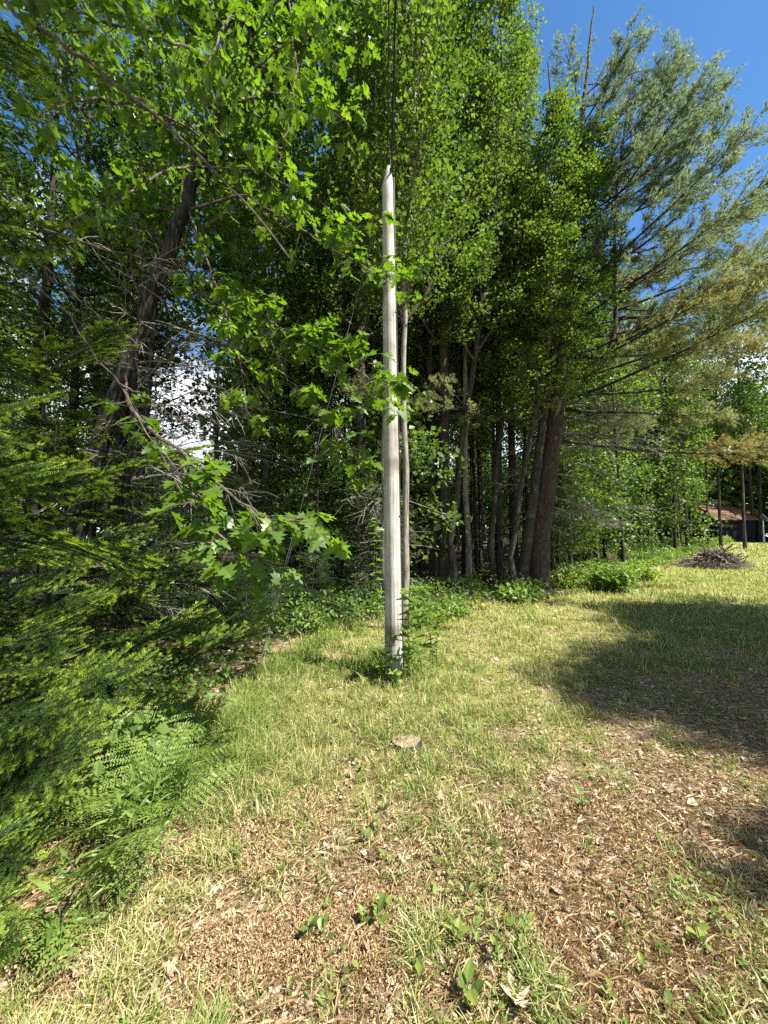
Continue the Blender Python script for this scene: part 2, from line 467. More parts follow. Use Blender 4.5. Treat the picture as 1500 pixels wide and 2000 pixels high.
def grow_broadleaf(seed, H, r0, cb, spread, n_limb, elev, trunk_pts=None, leaves=20, lsize=.11, subs=9, twigs=3, sig=.2, mleaf=None, mbark=None, forks=0, tintb=0.5, top=.5, azc=None):
    rng = rng_(seed)
    if trunk_pts is None:
        t = np.linspace(0, 1, 14)
        P = np.stack([np.cumsum(rng.normal(0, .06, 14)) * t, np.cumsum(rng.normal(0, .06, 14)) * t, t * H], -1)
    else:
        P = np.array(trunk_pts, float)
        # resample
        t0 = np.linspace(0, 1, len(P)); t = np.linspace(0, 1, 16)
        P = np.stack([np.interp(t, t0, P[:, k]) for k in range(3)], -1)
        P[1:-1] += rng.normal(0, r0 * .25, (14, 3)) * np.array([1, 1, 0])
    tt = np.linspace(0, 1, len(P))
    rad = r0 * (1 - tt) ** .8 * .93 + r0 * .05
    rad[0] *= 1.25
    tg = Geo(); tg.tube(P, rad, 9)
    cg = Geo()
    anchors = []; adirs = []
    az = rng.random() * 6
    for i in range(n_limb):
        s = (i + rng.random() * .8) / n_limb
        tq = cb + (0.985 - cb) * s
        p = np.array([np.interp(tq, tt, P[:, k]) for k in range(3)]); rt = np.interp(tq, tt, rad)
        az += 2.399 + rng.normal(0, .3)
        if azc is not None: az = azc + rng.normal(0, 1.0)
        e = elev + rng.normal(0, .12) + .35 * s
        prof = (.35 + .65 * math.sin(PI * min(1, (s * .8 + .15)))) * (1 - top * s)
        L = spread * prof * rng.uniform(.75, 1.15)
        d = np.array([math.cos(az) * math.cos(e), math.sin(az) * math.cos(e), math.sin(e)])
        LP, _ = curve(p, d, L, 7, rng, (0, 0, .25), .07)
        lr = np.linspace(min(rt * .6, .025 + L * .014), .008, 7)
        cg.tube(LP, lr, 4, m=1)
        for j in range(subs):
            q = .2 + .8 * (j + rng.random()) / subs
            k = q * 6; k0 = min(5, int(k)); sp = LP[k0] * (1 - (k - k0)) + LP[k0 + 1] * (k - k0)
            ld = norm(LP[k0 + 1] - LP[k0])
            sd = perp_dirs(rng, ld, rng.uniform(.5, 1.1), .12)
            sL = (.25 + .35 * L * (1 - q * .55)) * rng.uniform(.6, 1.2)
            SP, _ = curve(sp, sd, sL, 4, rng, (0, 0, .05), .12)
            cg.tube(SP, np.linspace(.009, .003, 4), 3, m=1)
            for m_ in range(twigs):
                f = rng.uniform(.25, 1) * 3; f0 = min(2, int(f)); tp = SP[f0] * (1 - (f - f0)) + SP[f0 + 1] * (f - f0)
                td = perp_dirs(rng, norm(SP[-1] - SP[0]), rng.uniform(.4, 1.1), 0)
                te = tp + td * rng.uniform(.15, .45)
                anchors.append(te); adirs.append(td)
    A = np.array(anchors); D = np.array(adirs)
    ct = np.clip(rng.normal(tintb, .27, len(A)), 0, 1)
    n = len(A) * leaves
    idx = np.repeat(np.arange(len(A)), leaves)
    pos = A[idx] + rng.normal(0, sig, (n, 3)) * np.array([1, 1, .7])
    B = leaf_frames(rng, n, D[idx] * .5, .7, .35)
    cg.place(KITE_V, KITE_F, pos, B, rng.uniform(.45, 1.3, n) * lsize, np.clip(ct[idx] + rng.normal(0, .15, n), 0, 1), 0)
    return tg, cg

def broadleaf(name, loc, seed, label, cat='tree', group=None, mleaf=M_MAPLE, mbark=M_BARK, **kw):
    root = empty(name, loc, label, cat, group)
    tg, cg = grow_broadleaf(seed, **kw)
    part('trunk', tg, mbark, root, True)
    part('crown', cg, [mleaf, M_TWIG], root)
    return root

def rel(pts, base):
    return [tuple(np.array(p) - np.array(base)) for p in pts]

def base_at(px, Y):
    x = ax(px, Y); return np.array([x, Y, gz(x, Y)])

# variants (each one is also a tree of the scene)
GW = 'maples standing at the edge of the woods'
b = base_at(868, 11.6)
m3 = broadleaf('maple_tree', b, 11, 'tall straight grey maple trunk just right of the pole, at the edge of the woods', group=GW,
               H=20, r0=.19, cb=.36, spread=3.0, n_limb=46, elev=.75, leaves=20, lsize=.1, subs=9, sig=.115)
b = base_at(975, 13.0)
m7 = broadleaf('maple_tree', b, 12, 'dark maple with a forked stem midway between the pole and the big pine', group=GW,
               H=18.5, r0=.14, cb=.36, spread=3.1, n_limb=42, elev=.95, leaves=18, lsize=.1, subs=9, sig=.115, tintb=.6)
b = base_at(786, 6.9)
pts = [b, at(792, 1000, 6.9), at(787, 800, 6.9), at(790, 650, 6.9), at(786, 520, 6.9), at(806, 330, 6.9), at(815, 100, 6.9), at(822, -150, 6.9)]
m1 = broadleaf('maple_tree', b, 13, 'slender pale maple stem rising directly behind the right side of the pole', group=GW, mbark=M_PALE,
               trunk_pts=rel(pts, b), H=11, r0=.07, cb=.42, spread=2.6, n_limb=34, elev=1.0, leaves=15, lsize=.095, subs=8, sig=.11, tintb=.7)
b = base_at(884, 11.2)
pts = [b, at(884, 1050, 11.2), at(905, 850, 11.2), at(935, 650, 11.2), at(965, 480, 11.2), at(975, 250, 11.2), at(980, 0, 11.2), at(982, -160, 11.2)]
m4 = broadleaf('maple_tree', b, 14, 'grey maple stem leaning right beside the tall straight maple', group=GW,
               trunk_pts=rel(pts, b), H=19, r0=.12, cb=.38, spread=1.9, n_limb=40, elev=.8, leaves=18, lsize=.1, subs=9, sig=.11, tintb=.75)
# copies along the edge
for (src, px, Y, rz, sc, lab) in [
    (m7, 846, 12.4, 1.3, .95, 'dark maple close behind the left side of the tall straight maple'),
    (m1, 915, 12.6, 2.2, 1.55, 'thin dark maple just right of the leaning maple stem'),
    (m4, 960, 12.2, .35, .9, 'thin maple close to the left of the forked dark maple'),
    (m3, 1003, 14.5, 4.0, .92, 'grey maple just left of the big pine'),
    (m1, 757, 8.6, 3.6, 1.25, 'thin pale stem showing along the left side of the pole'),
    (m3, 705, 10.8, 2.0, .93, 'dark maple a little left of the pole behind the low leafy branch'),
    (m7, 630, 15.5, 3.3, .92, 'shaded maple second to the left of the pole'),
    (m4, 1000, 11.0, -.15, (.85, .85, .68), 'bright leafy maple reaching in front of the big pine crown')]:
    p = base_at(px, Y)
    copy_thing(src, p, rz, sc, lab)
copy_thing(m3, base_at(1014, 11.9), .1, (.95, .95, .72), 'maple leaning right so that its bright leaves overlap the big pine crown', tilt=(.02, .15))

# ------------------------------------------------------------------ background woods
gB = 'slender trees in the woods behind the clearing'
b = base_at(560, 19)
f1 = broadleaf('forest_tree', b, 21, 'slender leafy tree in the dark woods left of the pole', group=gB, mleaf=M_FAR, mbark=M_BARKD,
               H=17, r0=.13, cb=.28, spread=3.2, n_limb=34, elev=.5, leaves=9, lsize=.17, subs=6, sig=.24, tintb=.5)
b = base_at(930, 18)
f2 = broadleaf('forest_tree', b, 22, 'slender leafy tree in the woods between the pole and the pine', group=gB, mleaf=M_FAR, mbark=M_BARK,
               H=15, r0=.09, cb=.36, spread=2.6, n_limb=28, elev=.7, leaves=9, lsize=.16, subs=6, sig=.22, tintb=.6)
b = base_at(1290, 27)
f3 = broadleaf('forest_tree', b, 23, 'light green tree in the far woods between the pine and the shed', group=gB, mleaf=M_FAR, mbark=M_BARK,
               H=15, r0=.14, cb=.28, spread=3.6, n_limb=36, elev=.45, leaves=11, lsize=.22, subs=8, sig=.3, tintb=.7)
# a low sapling for the understorey
b = base_at(1230, 21)
f4 = broadleaf('sapling', b, 24, 'young leafy sapling under the trees beyond the clearing', 'sapling', group='saplings of the understorey', mleaf=M_FAR, mbark=M_PALE,
               H=4.5, r0=.03, cb=.15, spread=1.5, n_limb=16, elev=.5, leaves=8, lsize=.15, subs=5, sig=.16, tintb=.6)
rngf = rng_(500)
USED_LABELS = set()
def zone_label(px, Y, kind='tree'):
    zs = [(150, 'at the far left behind the tall firs'), (330, 'seen through the branches left of the leaning tree'), (470, 'just right of the leaning tree'), (600, 'behind the hanging lobed leaves'), (740, 'a little left of the pole'),
          (830, 'directly behind the pole'), (930, 'behind the tall straight maple'), (1040, 'between the straight maple and the big pine'), (1160, 'right behind the big pine trunk'), (1280, 'right of the rounded bush'), (1380, 'behind the brush pile'), (9999, 'beside the shed at the right border')]
    z = next(t for a, t in zs if px < a)
    d = next(t for a, t in [(11, 'foremost'), (13.5, 'in the nearest row'), (16, 'second row'), (19, 'third row'), (22, 'fourth row'), (26, 'middle depth'), (31, 'beyond the middle'), (36, 'far depth'), (99, 'farthest row')] if Y < a)
    l = 'slender %s %s, %s' % (kind, z, d)
    if l in USED_LABELS: return None
    USED_LABELS.add(l)
    return l
LB_L = 'slender leafy tree in the dark woods left of the pole'
LB_C = 'slender leafy tree in the woods between the pole and the pine'
LB_R = 'light green tree in the far woods between the pine and the shed'
cnt = 0
placed = [(-3.1, 19.0), (4.3, 18.0), (19.4, 27.0)]
tries = 0
while cnt < 66 and tries < 6000:
    tries += 1
    Y = rngf.uniform(9.0, 44) ; px = rngf.uniform(-150, 1750)
    x = ax(px, Y)
    if inside(x, Y) > -1.8: continue
    if Y < 13.5 and px > 620: continue
    if px > 1350 and Y < 31.5: continue
    if 300 < px < 470: continue
    if px > 1120 and Y < 19: continue
    if px > 1370 and Y < 37 and px < 1560: continue
    if any((x - a) ** 2 + (Y - c) ** 2 < (1.7 + Y * .03) ** 2 for a, c in placed): continue
    lab = zone_label(px, Y)
    if lab is None: continue
    placed.append((x, Y)); cnt += 1
    src = (f1, f2)[int(rngf.random() < .5)] if px < 1090 else (f3, f3, f2)[int(rngf.random() * 3)]
    sc = rngf.uniform(.8, 1.15)
    if px > 1250: sc *= .86
    if Y > 30: sc *= 1.15
    copy_thing(src, (x, Y, gz(x, Y) - .05), rngf.random() * 6.28, (sc, sc, sc * rngf.uniform(.92, 1.12)), lab, tilt=(rngf.normal(0, .02), rngf.normal(0, .02)))
for px, Y, s_, l_ in [(1406, 27.5, 1.15, 'tree with a straight dark trunk standing before the middle of the shed'), (1452, 27, 1.2, 'tree with a dark trunk standing before the right part of the shed'), (1340, 26, 1.0, 'thin tree right behind the brush pile, left of the shed'), (1382, 28.5, .9, 'thin pale tree at the left end of the shed'), (1530, 25, 1.1, 'tree at the right border beside the shed')] + [(1340 + 42 * q, 36.5 + 2.5 * (q % 3), .95 + .05 * (q % 2), 'leafy tree %s behind the shed' % ('just left', 'tall', 'second', 'third', 'fourth', 'rightmost')[q]) for q in range(6)]:
    copy_thing(f2 if Y < 35 else f3, (ax(px, Y), Y, gz(ax(px, Y), Y) - .05), px * .01, s_, l_, group=gB)
b = base_at(820, 17)
f5 = broadleaf('slim_tree', b, 25, 'slim straight dark tree with a high small crown, just right of the pole', group='slim straight trees in the woods', mleaf=M_FAR, mbark=M_BARKD,
               H=15, r0=.075, cb=.5, spread=2.0, n_limb=20, elev=.8, leaves=8, lsize=.14, subs=6, sig=.2, tintb=.55)
for k in range(150):
    if k < 50: px = rngf.uniform(795, 1045); Y = rngf.uniform(13, 24)
    elif k < 115: px = rngf.uniform(1090, 1375); Y = rngf.uniform(17, 32)
    else: px = rngf.uniform(430, 750); Y = rngf.uniform(12, 24)
    x = ax(px, Y)
    if inside(x, Y) > -1.2 or (300 < px < 480): continue
    sc = rngf.uniform(.75, 1.2)
    lab = zone_label(px, Y, 'straight tree')
    if lab is None: continue
    copy_thing(f5, (x, Y, gz(x, Y) - .05), rngf.random() * 6.28, (sc * rngf.uniform(.8, 1.2),) * 2 + (sc,), lab, tilt=(rngf.normal(0, .025), rngf.normal(0, .025)))
# thin bare poles of young trees (trunk shows, little crown)
cnt = 0; tries = 0
while cnt < 38 and tries < 4000:
    tries += 1
    Y = rngf.uniform(9.5, 30); px = rngf.uniform(250, 1520); x = ax(px, Y)
    if inside(x, Y) > -.8: continue
    if Y < 11.5 and px > 1000: continue
    if 300 < px < 450 and Y > 11: continue
    if 780 < px < 1045 and Y < 19: continue
    if px > 1150 and (Y < 17): continue
    lab = zone_label(px, Y, 'leafy sapling')
    if lab is None: continue
    cnt += 1
    sc = rngf.uniform(.7, 1.4)
    copy_thing(f4, (x, Y, gz(x, Y) - .02), rngf.random() * 6.28, sc, lab)
# far-off solid wood that closes the view
def far_wood():
    rng = rng_(61)
    g = Geo()
    n = 46000
    th = rng.uniform(-1.15, 1.25, n); Dr = rng.uniform(46, 60, n)
    x = np.sin(th) * Dr; y = np.cos(th) * Dr
    hmax = 7.5 + 4.0 * vnoise(th * 40, th * 0, 1) + 2 * vnoise(th * 160, th * 0, 1)
    z = ground(x, y) + hmax * rng.random(n) ** .8
    pos = np.stack([x, y, z], -1)
    B = leaf_frames(rng, n, np.zeros((n, 3)), .6, .2)
    g.place(KITE_V, KITE_F, pos, B, rng.uniform(.5, 1.1, n), np.clip(rng.normal(.45, .25, n), 0, 1), 0)
    for i in range(150):
        t = rng.uniform(-1.15, 1.25); d = rng.uniform(45, 52); X = math.sin(t) * d; Y = math.cos(t) * d
        g.tube([(X, Y, gz(X, Y) - .1), (X + rng.normal(0, .3), Y, gz(X, Y) + 11)], [.16, .07], 5, m=1)
    o = link('far_woods', g.mesh('far_woods', [M_FAR, M_BARKD]))
    tag(o, 'far-off mass of green woods closing the view behind the trees', 'woods', kind='stuff')
far_wood()

# ------------------------------------------------------------------ conifers
def fir_branch_geo(seed, L=1.3, nsp=.009, nlen=.024, wid=.0048, tiplight=1.0, dens=1.0, base=.34):
    """a flat fir bough along +x with needles both sides of every twig"""
    rng = rng_(seed)
    g = Geo()
    def curvepts(p, d, l, n, sag):
        P = [np.array(p, float)]; d = np.array(d, float)
        for i in range(n - 1):
            P.append(P[-1] + d * l / (n - 1)); d = norm(d + np.array([0, 0, sag / (n - 1)]) + rng.normal(0, .04, 3) * np.array([1, 1, .4]))
        return np.array(P)
    twigs = []
    main = curvepts((0, 0, 0), norm([1, 0, .18]), L, 12, -.30)
    twigs.append((main, 1.0, .25))
    nside = 9
    for side in (-1, 1):
        for i in range(nside):
            s = .12 + .86 * (i + rng.random() * .6) / nside
            k = s * 11; k0 = min(10, int(k)); p = main[k0] * (1 - k + k0) + main[k0 + 1] * (k - k0)
            d = norm(main[k0 + 1] - main[k0])
            sd = norm(d * .72 + np.array([0, side * 1.0, 0]) * .75 + np.array([0, 0, rng.normal(0, .08)]))
            l = L * (.42 * (1 - s) ** .75 + .08) * rng.uniform(.7, 1.15) * (sstep(s, 0, .25) * .5 + .5)
            tw = curvepts(p, sd, l, 6, -.18)
            twigs.append((tw, .5, 0))
            if l > .13:
                ns = int(l / .075)
                for j in range(ns):
                    q = .2 + .75 * (j + rng.random() * .5) / ns
                    kk = q * 5; kk0 = min(4, int(kk)); pp = tw[kk0] * (1 - kk + kk0) + tw[kk0 + 1] * (kk - kk0)
                    sg = 1 if j % 2 else -1
                    dd = norm(tw[kk0 + 1] - tw[kk0]); pd = np.cross([0, 0, 1], dd)
                    d2 = norm(dd * .8 + pd * sg * .7)
                    l2 = (l * (1 - q) * .55 + .035) * rng.uniform(.7, 1.2)
                    twigs.append((curvepts(pp, d2, l2, 4, -.1), .25, 0))
    for P, w_, bare in twigs:
        g.tube(P, np.linspace(.005 * w_ + .0008, .0010, len(P)), 3, m=1)
        seg = np.linalg.norm(np.diff(P, axis=0), axis=1).sum()
        n = max(3, int(seg / nsp * dens))
        s = np.repeat(np.linspace(bare, 1, n), 3)
        k = s * (len(P) - 1); k0 = np.minimum(len(P) - 2, k.astype(int)); f = (k - k0)[:, None]
        pos = P[k0] * (1 - f) + P[k0 + 1] * f
        d = norm(P[k0 + 1] - P[k0])
        side = np.tile([-1, 1, 0], n)[:, None]
        up = np.array([0, 0, 1.0])
        pd = norm(np.cross(up, d))
        top = (side == 0)
        tip = norm(d * .75 + pd * side * 1.0 + up * (.25 + top * .7) + rng.normal(0, .14, (len(s), 3)) + pd * top * rng.normal(0, .5, (len(s), 1)))
        Bs = basis(tip, up + rng.normal(0, .2, (len(s), 3)))
        T = np.array([[0, .5, 0], [1, 0, 0], [0, -.5, 0]])
        sc = np.stack([rng.uniform(.7, 1.1, len(s)) * nlen * (1 - .25 * s), np.full(len(s), wid), np.full(len(s), 1)], -1)
        newg = sstep(s, .55, .8) * tiplight if w_ < .9 else sstep(s, .85, .95) * tiplight
        g.place(T, np.array([[0, 1, 2]]), pos, Bs, sc, np.clip(base + .58 * newg + rng.normal(0, .08, len(s)), 0, 1), 0)
    return g
FB = [fir_branch_geo(31 + i, L=1.0, nsp=.0065, nlen=.03, wid=.0052).mesh('bough', [M_NEEDLE, M_BARKD]) for i in range(4)]
FBB = [fir_branch_geo(51 + i, L=1.0, nsp=.0065, nlen=.03, wid=.0056, base=.56).mesh('bough', [M_NEEDLE, M_BARKD]) for i in range(3)]
FBD = [fir_branch_geo(41 + i, L=1.0, nsp=.014, nlen=.03, wid=.007, tiplight=.35).mesh('bough', [M_NEEDLE, M_BARKD]) for i in range(3)]

def fir(name, loc, seed, H, r0, Lb, label, cat='tree', group=None, z0=.1, nb=80, meshes=FB, elev=.05, arc=None, lean=(0, 0), top=1.0, mbark=M_BARK):
    rng = rng_(seed)
    root = empty(name, loc, label, cat, group)
    tg = Geo(); t = np.linspace(0, 1, 9)
    P = np.stack([lean[0] * t + rng.normal(0, .015, 9), lean[1] * t + rng.normal(0, .015, 9), t * H], -1); P[0, :2] = 0
    tg.tube(P, r0 * (1 - t * .93), 8); part('trunk', tg, mbark, root, True)
    az = rng.random() * 6
    for i in range(nb):
        s = (i + rng.random() * .7) / nb
        z = z0 * H + (1 - z0) * H * s * top
        tq = z / H
        az = az + 2.399 if arc is None else rng.uniform(*arc)
        L = (Lb * (1 - s * top) ** .8 + .12) * rng.uniform(.75, 1.15)
        e = elev + .5 * s + rng.normal(0, .1)
        o = bpy.data.objects.new('bough', meshes[int(rng.integers(len(meshes)))])
        COL.objects.link(o); o.parent = root
        o.location = (float(np.interp(tq, t, P[:, 0])), float(np.interp(tq, t, P[:, 1])), float(z))
        o.rotation_euler = (rng.normal(0, .33), -e + .12 + abs(rng.normal(0, .12)), az)
        k = L
        o.scale = (k, k, k)
    return root
GF = 'balsam firs crowding the left edge of the clearing'
# the near thicket on the left
firs = [
    # x, y, H, Lb, nb, arc(azimuth range), label, r
    (-2.25, 2.2, 1.35, .95, 10, (-2.2, 1.5), 'small bright fir at the lower left edge, nearest to the camera', .03),
    (-1.62, 1.42, .62, .42, 12, None, 'knee-high fir seedling at the bottom left corner', .015),
    (-3.7, 2.9, 4.6, 1.5, 26, (-1.6, 1.0), 'dense fir with long level boughs at the left edge of the clearing', .06),
    (-3.3, 3.8, 3.1, 1.3, 22, (-2.0, .9), 'bushy young fir behind the nearest small fir, left of the ferns', .045),
    (-5.0, 3.9, 8.0, 1.9, 40, (-1.9, 1.0), 'tall dark fir standing at the far left edge', .09),
    (-3.3, 5.0, 2.8, 1.2, 26, (-2.2, .8), 'shaded fir under the hanging lobed leaves', .04),
    (-4.9, 5.4, 4.6, 1.5, 32, (-2.0, .9), 'fir standing in front of the leaning tree trunk', .06),
    (-2.2, 6.2, 1.7, .85, 44, None, 'small pale fir between the guy wire and the pole', .025),
    (-1.35, 7.4, 1.5, .8, 40, None, 'small fir just left of the pole base, behind the grass', .025),
    (-2.6, 7.6, 2.9, 1.1, 60, None, 'dark young fir behind the guy wire', .035),
    (-3.9, 7.0, 3.6, 1.3, 60, None, 'young fir in deep shade behind the hanging leaves', .04),
]
for i, (x, y, H, Lb, nb, arc, lab, r) in enumerate(firs):
    fir('fir_tree', (x, y, gz(x, y) - .02), 700 + i, H, r, Lb, lab, group=GF, nb=nb, arc=arc, z0=.05, meshes=FBB if y < 2.4 else FB if y < 6 else FBD)
# boughs entering at the top left belong to a taller fir whose trunk is left of the frame
fir('fir_tree', (-2.95, 2.05, gz(-2.95, 2.05)), 720, 5.2, .07, 1.35, 'tall fir just left of the frame with bright boughs reaching in at the left side', group=GF, nb=11, arc=(-.8, 1.1), z0=.28)

def aimed_bough(fx, fy, p0, p1, k, roll=0.0):
    """one more bough on the fir whose trunk stands nearest to (fx, fy), growing from p0 to p1"""
    root = min((o for o in bpy.data.objects if o.name.startswith('fir_tree')), key=lambda o: (o.location.x - fx) ** 2 + (o.location.y - fy) ** 2)
    p0 = np.array(p0); p1 = np.array(p1); L = np.linalg.norm(p1 - p0)
    o = bpy.data.objects.new('bough', FBB[k % 3]); COL.objects.link(o); o.parent = root
    t = norm(p1 - p0); up = np.array([.4, -.6, .9]); n = norm(up - up.dot(t) * t); sd = np.cross(n, t)
    m = Matrix(np.stack([t, sd, n], 1).tolist()).to_4x4(); m = m @ Matrix.Rotation(roll, 4, 'X')
    m.translation = Vector((p0 - np.array(root.location)).tolist())
    o.matrix_local = m @ Matrix.Scale(L, 4)
BS, BT, BM = (-2.25, 2.2), (-2.95, 2.05), (-3.3, 3.8)
for i, (f, a, b) in enumerate([
    (BS, (-90, 1490, 2.3), (275, 1345, 2.05)), (BS, (-60, 1560, 2.1), (240, 1440, 1.85)), (BS, (-80, 1420, 2.2), (150, 1400, 2.0)), (BS, (-60, 1640, 1.9), (120, 1560, 1.75)),
    (BS, (-40, 1880, 1.5), (75, 1800, 1.42)), (BS, (-60, 1350, 2.5), (175, 1290, 2.3)), (BS, (-60, 1280, 2.6), (140, 1270, 2.35)), (BS, (-70, 1520, 2.2), (180, 1370, 2.0)), (BS, (20, 1500, 2.2), (210, 1480, 1.95)), (BS, (-40, 1600, 2.0), (150, 1500, 1.85)), (BS, (-50, 1700, 1.75), (80, 1690, 1.6)),
    (BT, (-120, 1000, 2.1), (190, 945, 2.0)), (BT, (-90, 960, 2.3), (90, 920, 2.2)), (BT, (-120, 850, 2.3), (125, 795, 2.2)), (BT, (-110, 90, 2.1), (66, 150, 2.0)), (BT, (-110, 60, 2.2), (60, 95, 2.1)), (BT, (-120, 430, 2.2), (55, 475, 2.1)),
    (BT, (-120, 1120, 2.4), (100, 1110, 2.2)), (BM, (60, 1210, 3.0), (185, 1185, 2.7)), (BM, (40, 1140, 3.2), (210, 1115, 2.9)),
    (BM, (200, 1290, 3.4), (445, 1235, 3.0)), (BM, (290, 1320, 3.3), (500, 1262, 3.0)), (BM, (150, 1280, 3.2), (270, 1265, 2.9)), (BM, (60, 760, 3.6), (275, 655, 3.2)), (BM, (150, 960, 3.6), (390, 890, 3.2)), (BM, (180, 1140, 3.5), (400, 1120, 3.1))]):
    aimed_bough(f[0], f[1], at(*a), at(*b), i, .15 * math.sin(i * 2.1))

# distant conifers as one crown each
def conifer_geo(seed, H, Lb, n, droop, tintb=.3, cb=.15, size=.16, dens=1.0):
    rng = rng_(seed); g = Geo(); tg = Geo()
    t = np.linspace(0, 1, 8)
    tg.tube(np.stack([rng.normal(0, .03, 8), rng.normal(0, .03, 8), t * H], -1), (.012 * H) * (1 - .93 * t), 7)
    az = 0
    for i in range(n):
        s = (i + rng.random()) / n; z = H * (cb + (1 - cb) * s)
        az += 2.399 + rng.normal(0, .3)
        L = (Lb * (1 - s) ** .75 + .25) * rng.uniform(.7, 1.15)
        e = droop + .6 * s
        d = np.array([math.cos(az) * math.cos(e), math.sin(az) * math.cos(e), math.sin(e)])
        P, _ = curve((0, 0, z), d, L, 6, rng, (0, 0, -.1), .04)
        g.tube(P, np.linspace(.02, .004, 6), 3, m=1)
        ns = int((10 + L * 16) * dens)
        q = rng.uniform(.2, 1, ns) ** .8; k = q * 5; k0 = np.minimum(4, k.astype(int)); f = (k - k0)[:, None]
        c = P[k0] * (1 - f) + P[k0 + 1] * f
        pd = norm(np.cross([0, 0, 1.0], d))
        off = rng.normal(0, 1, ns)[:, None] * (.30 * L * (1.08 - q))[:, None]
        c = c + pd * off + rng.normal(0, .05, (ns, 3))
        for rep in range(4):
            tip = norm(d * .8 + pd * np.sign(off) * .7 + rng.normal(0, .35, (ns, 3)) + np.array([0, 0, -.15]))
            B = basis(tip, np.array([0, 0, 1.0]) + rng.normal(0, .3, (ns, 3)))
            sc = np.stack([rng.uniform(.8, 1.5, ns) * size, rng.uniform(.2, .4, ns) * size, np.full(ns, size * .5)], -1)
            g.place(KITE_V, KITE_F, c + rng.normal(0, .06, (ns, 3)), B, sc, np.clip(rng.normal(tintb, .14, ns) + .15 * q, 0, 1), 0)
    return tg, g
def conifer(name, loc, seed, label, group, **kw):
    root = empty(name, loc, label, 'tree', group)
    tg, g = conifer_geo(seed, **kw)
    part('trunk', tg, M_BARKD, root, True); part('crown', g, [M_NEEDLE, M_TWIG], root)
    return root
GC = 'dark evergreens among the woods'
c1 = conifer('evergreen_tree', base_at(230, 10.5), 81, 'dark evergreen behind the leaning tree on the left', GC, H=15, Lb=3.4, n=90, droop=.0, cb=.08)
c2 = conifer('evergreen_tree', base_at(690, 14.5), 82, 'dark evergreen in the shade left of the pole', GC, H=9, Lb=2.6, n=70, droop=-.15, cb=.05)
for (src, px, Y, rz, sc, lab) in [
    (c1, 60, 9.2, 1, 1.05, 'dark tall evergreen high at the left edge behind the firs'),
    (c1, -150, 7.6, 2, .9, 'dark evergreen whose crown shows only at the left border'),
    (c1, 560, 17, 3, .95, 'tall evergreen against the sky gap left of the pole'),
    (c2, 800, 17.5, 1.4, 1.0, 'low dark evergreen in the woods right behind the pole'),
    (c2, 940, 20, 4, .9, 'low evergreen deep in the woods right of the pole'),
    (c1, 1250, 33, 1, .98, 'evergreen spire above the far woods'),
    (c1, 1455, 40, 2, 1.0, 'dark evergreen behind the shed'),
    (c1, 1340, 30, 5, .82, 'dark evergreen behind the brush pile'),
    (c2, 1180, 22, 3, 1.0, 'dark evergreen beyond the leafy bush'),
    (c2, 620, 9.6, .5, .62, 'low shaded hemlock between the guy wire and the pole'),
    (c2, 700, 9.4, 2.5, .42, 'small hemlock close behind the left side of the pole')]:
    copy_thing(src, base_at(px, Y), rz, sc, lab)

